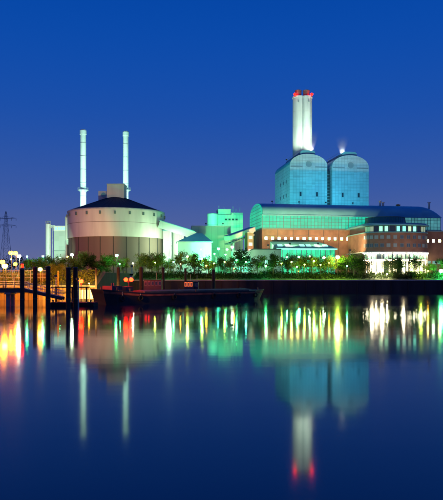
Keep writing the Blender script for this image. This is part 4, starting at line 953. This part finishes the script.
# ================================================================== LIGHTS
# visible lamps
LP = [ # px, py, Y, colour, strength, globe radius, label
 (11,253,140,'O',260,0.55,'left head of the pair of orange quay lamps by the pylon'), (15.5,253.2,141,'O',260,0.55,'right head of the pair of orange quay lamps by the pylon'),
 (19,256.3,139,'H',300,0.6,'glaring white lamp right of the orange quay pair'), (27,256.6,160,'G',80,0.36,'greenish lamp between the white quay lamp and the trees'),
 (11,259.5,137,'Y',120,0.26,'small yellow quay lamp under the orange pair'), (15.3,264.2,134,'O',200,0.46,'small yellow lamp low on the quay left of the red beacon'),
 (43,256.5,168,'G',140,0.42,'green lamp among the trees below the slim silo'), (60,257.5,187.5,'G',90,0.36,'pale green lamp below the boxy grey-green block'),
 (67.5,256.8,187.5,'Y',160,0.42,'yellow-white lamp left of the twin lamps at the tank foot'), (72,254.8,187.5,'W',210,0.5,'bright white-green lamp at the left edge of the tank'),
 (116.8,255.5,180.6,'G',180,0.48,'green lamp in front of the middle of the tank'), (119.6,264,180,'G',100,0.36,'lower green lamp in front of the tank'),
 (168.5,257.5,180.6,'G',130,0.4,'green lamp in front of the glaring white hall'), (173.5,262,180.6,'G',70,0.3,'small green lamp below the glaring white hall'),
 (187.5,256.5,180.6,'L',120,0.38,'yellow-green lamp left of the dark round tree'), (202,259,180.6,'L',120,0.4,'lime lamp between the dark round tree and the low bushy tree'),
 (206.3,265.8,180.5,'Y',130,0.34,'low yellow lamp at the pump house right corner'), (201,249.5,196,'T',150,0.42,'teal lamp above the pump house corner trees'),
 (214.5,254,194,'G',170,0.42,'green lamp at the foot of the slab block'), (218.5,248.8,198,'T',170,0.45,'teal-white lamp on the slab block front'), (225.5,254.8,194,'G',150,0.42,'green lamp left of the glaring white plant lamp'),
 (232.3,247,200,'W',420,0.62,'glaring white lamp below the rising gallery'), (227,249.5,199,'G',180,0.45,'green-white lamp next to the glaring plant lamp'), (236.5,260.5,180.6,'G',100,0.36,'green lamp left of the tall dark tree'),
 (246,262,180.6,'T',110,0.36,'teal lamp right of the tall dark tree'), (265.8,266.3,180.5,'G',150,0.42,'green lamp in front of the kiosk block'), (234,268.5,180,'Y',60,0.22,'tiny yellow lamp low on the embankment by the workshop'),
 (281.5,263.5,180.6,'L',150,0.36,'lime lamp left of the glass hall trees'), (287,257,190,'G',220,0.42,'green lamp at the left end of the glass hall'), (299,257,190,'T',240,0.45,'teal lamp before the glass hall, second from its left'),
 (297,267,180.8,'G',170,0.38,'low green lamp between the first glass hall trees'), (298.5,271.3,180,'O',80,0.22,'tiny orange lamp low on the embankment'), (309.5,256.5,190,'W',260,0.42,'white-green lamp before the middle of the glass hall'),
 (314,261,180.6,'L',180,0.38,'lime lamp before the middle of the glass hall'), (324,257.8,190,'W',300,0.5,'bright white lamp before the right part of the glass hall'), (320.5,265,181,'L',160,0.34,'low lime lamp before the right part of the glass hall'),
 (337.6,257.2,181.5,'L',520,0.66,'glaring yellow-green lamp right of the glass hall'), (372,266,187.5,'H',260,0.5,'warm white lamp at the left corner of the round office'), (382,270,181,'H',300,0.5,'warm white lamp before the round office ground floor'),
 (403.5,268,187.5,'H',260,0.45,'warm white lamp between the trees before the office'), (421,270,182,'L',220,0.42,'lime lamp at the right corner of the round office'), (441,271,181,'G',380,0.6,'glaring green lamp at the right edge of the picture'),
 (291.5,262,180.6,'L',120,0.3,'small lime lamp before the left glass hall trees'), (304.5,264.5,180.5,'L',110,0.3,'low lime lamp under the dark-topped glass hall tree'), (329,263,180.6,'Y',110,0.3,'yellow lamp left of the glaring yellow-green lamp'),
 (347,266,180.4,'G',70,0.28,'dim green lamp under the big dark spreading tree'), (214,263.5,180.6,'L',110,0.3,'lime lamp before the yellow-green tree under the slab block'), (224.5,262,180.5,'L',110,0.3,'lime lamp before the small trees left of the workshop'),
 (180.5,264,180.6,'Y',90,0.28,'small yellow lamp before the pump house left corner'), (133,263.5,187.5,'H',150,0.4,'white lamp before the dark base right of the tank centre'), (155,262.5,180.6,'L',80,0.28,'small lime lamp at the right foot of the tank'),
 (376,273,180.4,'H',260,0.36,'low warm white lamp left of the office shrubs'), (387,274,180.2,'H',260,0.36,'low warm white lamp between the office trees and shrubs'), (428,271,180.6,'Y',200,0.36,'yellow lamp before the brick wing trees'),
]
for px, py, Y, k, s, r, lab in LP:
    CAM_SCALE = 0.6 if Y < 190 else 1.0
    base = qslope(Y)-0.05 if Y < 178 else (GZ/CAM_SCALE if Y >= 186 else slope(Y)-0.05)
    lamp_post(px, py, Y, k, s, lab, r, base)
# lamps on the jetty and the quay; the leftmost is added to light the quay
CAM_SCALE = 0.6
for px, py, Y, k, s, r, lab in ((2.5,262,104,'O',420,0.46,'higher yellow lamp on the jetty at the left edge'), (4.8,266,103.2,'Y',420,0.46,'lower yellow lamp on the jetty at the left edge'),(-14,262,104,'Y',420,0.28,'added jetty lamp just beyond the left edge, lighting the quay')):
    lamp_post(px, py, Y, k, s, lab, r, zj)
lamp_post(40.2, 269.3, 119, 'Y', 300, 'pale yellow lamp on a mast between the two bare piles', 0.5, -1.0)
lamp_post(81, 281.2, 112, 'R', 120, 'small red lamp on a thin post right of the pile pair', 0.45, -1.0)
lamp_post(89, 283.5, 119, 'Y', 420, 'yellow lamp over the white landing stage', 0.2, -1.0)

# floodlights of the plant
CAM_SCALE = 1.0
CY = (0.06,0.60,0.84)
for i in range(4):
    p = H.w(H.u(262+28*(i+0.6)), 11, zr+1.2)
    floodlight(p, B.w((5,14,26,36)[i], 0, zs*0.86), 23000, CY, 80, ('first','second','third','fourth')[i]+' roof floodlight from the left aimed at the boiler houses', GZ+zr-0.3, 'roof floodlights', size=0.3, show=2.0)
floodlight(at(262,262,300), B.w(0, BD*0.5, zs*0.7), 60000, (0.12,0.72,0.85), 90, 'yard floodlight lighting the boiler house flank', None, size=0.4)
floodlight(B.w(BW*0.3, BD-2.5, za+2.4), (c0.x-1, c0.y, GZ+94), 38000, (0.80,1.0,0.74), 70, 'floodlight on the left boiler house ridge lighting the tall chimney', GZ+za+1.8, size=0.4)
floodlight(B.w(U2+BW*0.4, BD-2.5, za+2.4), (c0.x, c0.y, GZ+88), 64000, (0.80,1.0,0.74), 60, 'floodlight on the right boiler house ridge lighting the tall chimney', GZ+za+1.8, size=0.4)
floodlight(B.w(B.u(311.5,10), 10, za+3.1), (c0.x+4, c0.y-12, GZ+100), 5000, (1.0,0.95,1.0), 130, 'white floodlight on the boiler house ridge at the chimney foot', GZ+za+1.8, size=0.4, show=30)
floodlight(B.w(U2+BW*0.52, 12, za+2.7), B.w(U2+BW*0.5, 14, za+30), 5000, (0.85,0.95,1.0), 150, 'white floodlight on the ridge of the second boiler house', GZ+za+1.8, size=0.5, show=40)
for px, lab in ((66,'left yard floodlight lighting the slim chimneys'), (150,'right yard floodlight lighting the slim chimneys')):
    floodlight(at(px, 248, 268), at(104, 165, 300), 240000, (0.52,1.0,0.78), 70, lab, None, size=0.4)
# round tank: sodium from the quay, mercury from the yard
floodlight(at(60,264,165), at(78,240,TY-12), 62000, (1.0,0.27,0.07), 40, 'sodium floodlight on the quay aimed at the tank left side', None, size=0.35)
floodlight(at(98,266,140), at(96,224,TY-17), 60000, (1.0,0.62,0.38), 34, 'left pale floodlight before the trees aimed at the tank front', None, size=0.3)
floodlight(at(132,266,140), at(136,222,TY-17), 50000, (0.62,1.0,0.52), 34, 'right pale floodlight before the trees aimed at the tank front', None, size=0.3)
floodlight(at(176,258,189), at(156,220,TY-8), 9000, (0.20,1.0,0.36), 70, 'green floodlight lighting the right side of the tank', None, size=0.35)
floodlight(at(46,262,205), at(49,235,SY), 40000, (0.40,1.0,0.72), 44, 'yard floodlight under the slim white silo', None, size=0.35)
floodlight(at(62,262,208), at(60,236,SY), 8500, (0.55,1.0,0.60), 54, 'yard floodlight under the boxy grey-green block', None, size=0.35)
lamp_post(169, 243, 218, 'W', 300, 'glaring white floodlamp in front of the white ribbed hall wall', 0.9, None)
floodlight(at(116,209.6,TY-16.5), at(116,190,TY), 15000, (1.0,0.90,0.78), 70, 'added small floodlight on the tank roof edge aimed at the cupola', zat(211.5,TY-16.5)-0.3, size=0.2, show=2)  # added to brighten the cupola, which the yard beams miss
floodlight(at(96,208.6,TY-14), at(104,195,TY+5), 8000, (0.9,1.0,0.85), 60, 'added small floodlight on the tank roof edge aimed at the plant room', zat(211.5,TY-14)-0.3, size=0.2, show=2)  # likewise added, to brighten the plant room
floodlight(at(194,262,190), at(182,262,212), 5000, (0.30,1.0,0.36), 130, 'floodlight on the yard below the white hall', None, size=0.3)
floodlight(at(226,262,196), at(228,262,214), 12000, (0.40,1.0,0.45), 130, 'floodlight on the yard below the slab block', None, size=0.3)
# slab block, pump house, tower
floodlight(at(186,262,192), at(196,246,214), 3200, (0.45,1.0,0.50), 100, 'green floodlight before the white pump house', None, size=0.35)
floodlight(at(216,256,206), at(212,234,244), 52000, (0.04,1.0,0.24), 100, 'green floodlight before the slab block', None, size=0.35)
floodlight(at(223,223.5,252), at(226,212,272), 28000, (0.03,1.0,0.36), 130, 'teal floodlight on the slab block roof aimed at the bunker tower', zat(226.6,247)+0.3, size=0.3)
floodlight(at(206,223.5,252), at(211,218,270), 16000, (0.20,1.0,0.62), 120, 'teal floodlight on the slab block roof aimed at the round silo', zat(226.6,247)+0.3, size=0.3)
floodlight(at(244,258,212), at(244,232,238), 26000, (0.16,1.0,0.36), 110, 'green floodlight under the rising gallery', None, size=0.35)
# brick hall front, from the entrance hall eaves and the yard
for i, (px, py, Y) in enumerate(((268,245,216),(290,243.5,214),(318,243.5,215),(350,250,218))): floodlight(at(px, py, Y), H.w(H.u(px), 0, zw+2), 32000, (1.0,0.72,0.34), 84, ('first','second','third','fourth')[i]+' warm floodlight from the left washing the brick turbine hall', GZ+2, size=0.35)
floodlight(at(395,262,196), at(396,240,222), 5000, (1.0,0.80,0.6), 110, 'warm floodlight before the round office', None, size=0.35)
floodlight(at(436,262,200), at(434,243,230), 8000, (1.0,0.72,0.5), 110, 'warm floodlight before the brick wing', None, size=0.35)
# sodium floodlights added to light the quay wall, landing stage and barge side
CAM_SCALE = 0.6
for i, (px, Y, e) in enumerate(((-20,106,52000),(14,106,40000),(56,107,22000))):
    floodlight(at(px,276,Y), at(px+8,284,130.6), e, (1.0,0.30,0.006), 120, ('first','second','third')[i]+' added sodium floodlight from the left on the jetty aimed at the quay wall', 0.5, size=0.25, show=12)
floodlight(at(80,280,112), at(86,296,124), 130000, (1.0,0.58,0.12), 62, 'added sodium floodlight beside the pile pair aimed at the white landing stage', -1, size=0.2, show=12)

floodlight(at(78.5,279,98.5), (2,127,1.2), 9000, (1.0,0.42,0.10), 34, 'added sodium floodlight by the pile pair shining along the barge side', -1, size=0.2, show=6)

CAM_SCALE = 1.0
# ================================================================== STEAM lit by the ridge floodlights
def steam(name, pts, label, dens):
    b = MB(); n = 14
    for (x, y, z, r) in pts: b.v += [(x+r*math.cos(2*math.pi*i/n), y+r*math.sin(2*math.pi*i/n), z) for i in range(n)]
    for j in range(len(pts)-1): b.f += [(j*n+i, j*n+(i+1)%n, (j+1)*n+(i+1)%n, (j+1)*n+i) for i in range(n)]
    b.f += [tuple(range(n)), tuple(len(pts)*n-1-i for i in range(n))]
    m = bpy.data.materials.new(name); m.use_nodes = True; nt = m.node_tree; nt.nodes.clear()
    o = nt.nodes.new('ShaderNodeOutputMaterial'); v = nt.nodes.new('ShaderNodeVolumePrincipled'); v.inputs['Color'].default_value = (0.95,0.95,1,1); v.inputs['Anisotropy'].default_value = 0.2
    t = nt.nodes.new('ShaderNodeTexCoord'); sp = nt.nodes.new('ShaderNodeSeparateXYZ'); nz = nt.nodes.new('ShaderNodeTexNoise'); nz.inputs['Scale'].default_value = 0.35; nz.inputs['Detail'].default_value = 2
    fx = nt.nodes.new('ShaderNodeMapRange'); fx.inputs['From Min'].default_value = 1.0; fx.inputs['From Max'].default_value = 0.0; fx.inputs['To Min'].default_value = 0; fx.inputs['To Max'].default_value = dens**0.5
    # thins out with height and away from its axis
    ln = nt.nodes.new('ShaderNodeVectorMath'); ln.operation = 'DISTANCE'; mu = nt.nodes.new('ShaderNodeMath'); mu.operation = 'MULTIPLY'; pw = nt.nodes.new('ShaderNodeMath'); pw.operation = 'POWER'; pw.inputs[1].default_value = 2.0
    ctr = Vector(pts[0][:3]); ln.inputs[1].default_value = ctr
    dv_ = nt.nodes.new('ShaderNodeMath'); dv_.operation = 'DIVIDE'; dv_.inputs[1].default_value = (Vector(pts[-1][:3])-ctr).length
    nt.links.new(t.outputs['Object'], ln.inputs[0]); nt.links.new(ln.outputs['Value'], dv_.inputs[0]); nt.links.new(dv_.outputs[0], fx.inputs['Value'])
    nt.links.new(fx.outputs[0], pw.inputs[0]); nt.links.new(t.outputs['Object'], nz.inputs['Vector']); nt.links.new(pw.outputs[0], mu.inputs[0]); nt.links.new(nz.outputs['Fac'], mu.inputs[1]); su = nt.nodes.new('ShaderNodeVectorMath'); su.operation = 'SUBTRACT'; su.inputs[1].default_value = ctr; nt.links.new(t.outputs['Object'], su.inputs[0])
    fl = nt.nodes.new('ShaderNodeVectorMath'); fl.operation = 'MULTIPLY'; fl.inputs[1].default_value = (1,1,0); nt.links.new(su.outputs[0], fl.inputs[0])
    le = nt.nodes.new('ShaderNodeVectorMath'); le.operation = 'LENGTH'; nt.links.new(fl.outputs[0], le.inputs[0]); nt.links.new(su.outputs[0], sp.inputs[0])
    wz = nt.nodes.new('ShaderNodeMath'); wz.operation = 'MULTIPLY_ADD'; wz.inputs[1].default_value = 0.42; wz.inputs[2].default_value = 1.0; nt.links.new(sp.outputs['Z'], wz.inputs[0])
    qd = nt.nodes.new('ShaderNodeMath'); qd.operation = 'DIVIDE'; nt.links.new(le.outputs['Value'], qd.inputs[0]); nt.links.new(wz.outputs[0], qd.inputs[1])
    qr = nt.nodes.new('ShaderNodeMapRange'); qr.interpolation_type = 'SMOOTHSTEP'; qr.inputs['From Min'].default_value = 1.0; qr.inputs['From Max'].default_value = 0.1; nt.links.new(qd.outputs[0], qr.inputs['Value'])
    m2 = nt.nodes.new('ShaderNodeMath'); m2.operation = 'MULTIPLY'; nt.links.new(mu.outputs[0], m2.inputs[0]); nt.links.new(qr.outputs[0], m2.inputs[1]); nt.links.new(m2.outputs[0], v.inputs['Density']); nt.links.new(v.outputs[0], o.inputs['Volume'])
    ob = b.build(name, m); tag(ob, label, 'steam', kind='stuff'); return ob
p = B.w(B.u(311.5,10), 10.6, za+3.3)
steam('steam', [(p.x,p.y,p.z,1.0),(p.x+0.2,p.y,p.z+1.2,2.2),(p.x+1.0,p.y,p.z+4,3.6),(p.x+1.8,p.y,p.z+7,4.2),(p.x+2.5,p.y,p.z+11,3.0)], 'pale lit steam wisp at the foot of the tall chimney', 1.6)
p = B.w(U2+BW*0.52, 12.6, za+2.95)
steam('steam', [(p.x,p.y,p.z,1.0),(p.x,p.y,p.z+1.2,2.4),(p.x-0.2,p.y,p.z+4,4.2),(p.x-0.4,p.y,p.z+7,5.0),(p.x-0.6,p.y,p.z+10,3.5)], 'pale lit steam wisp over the ridge of the second boiler house', 1.5)
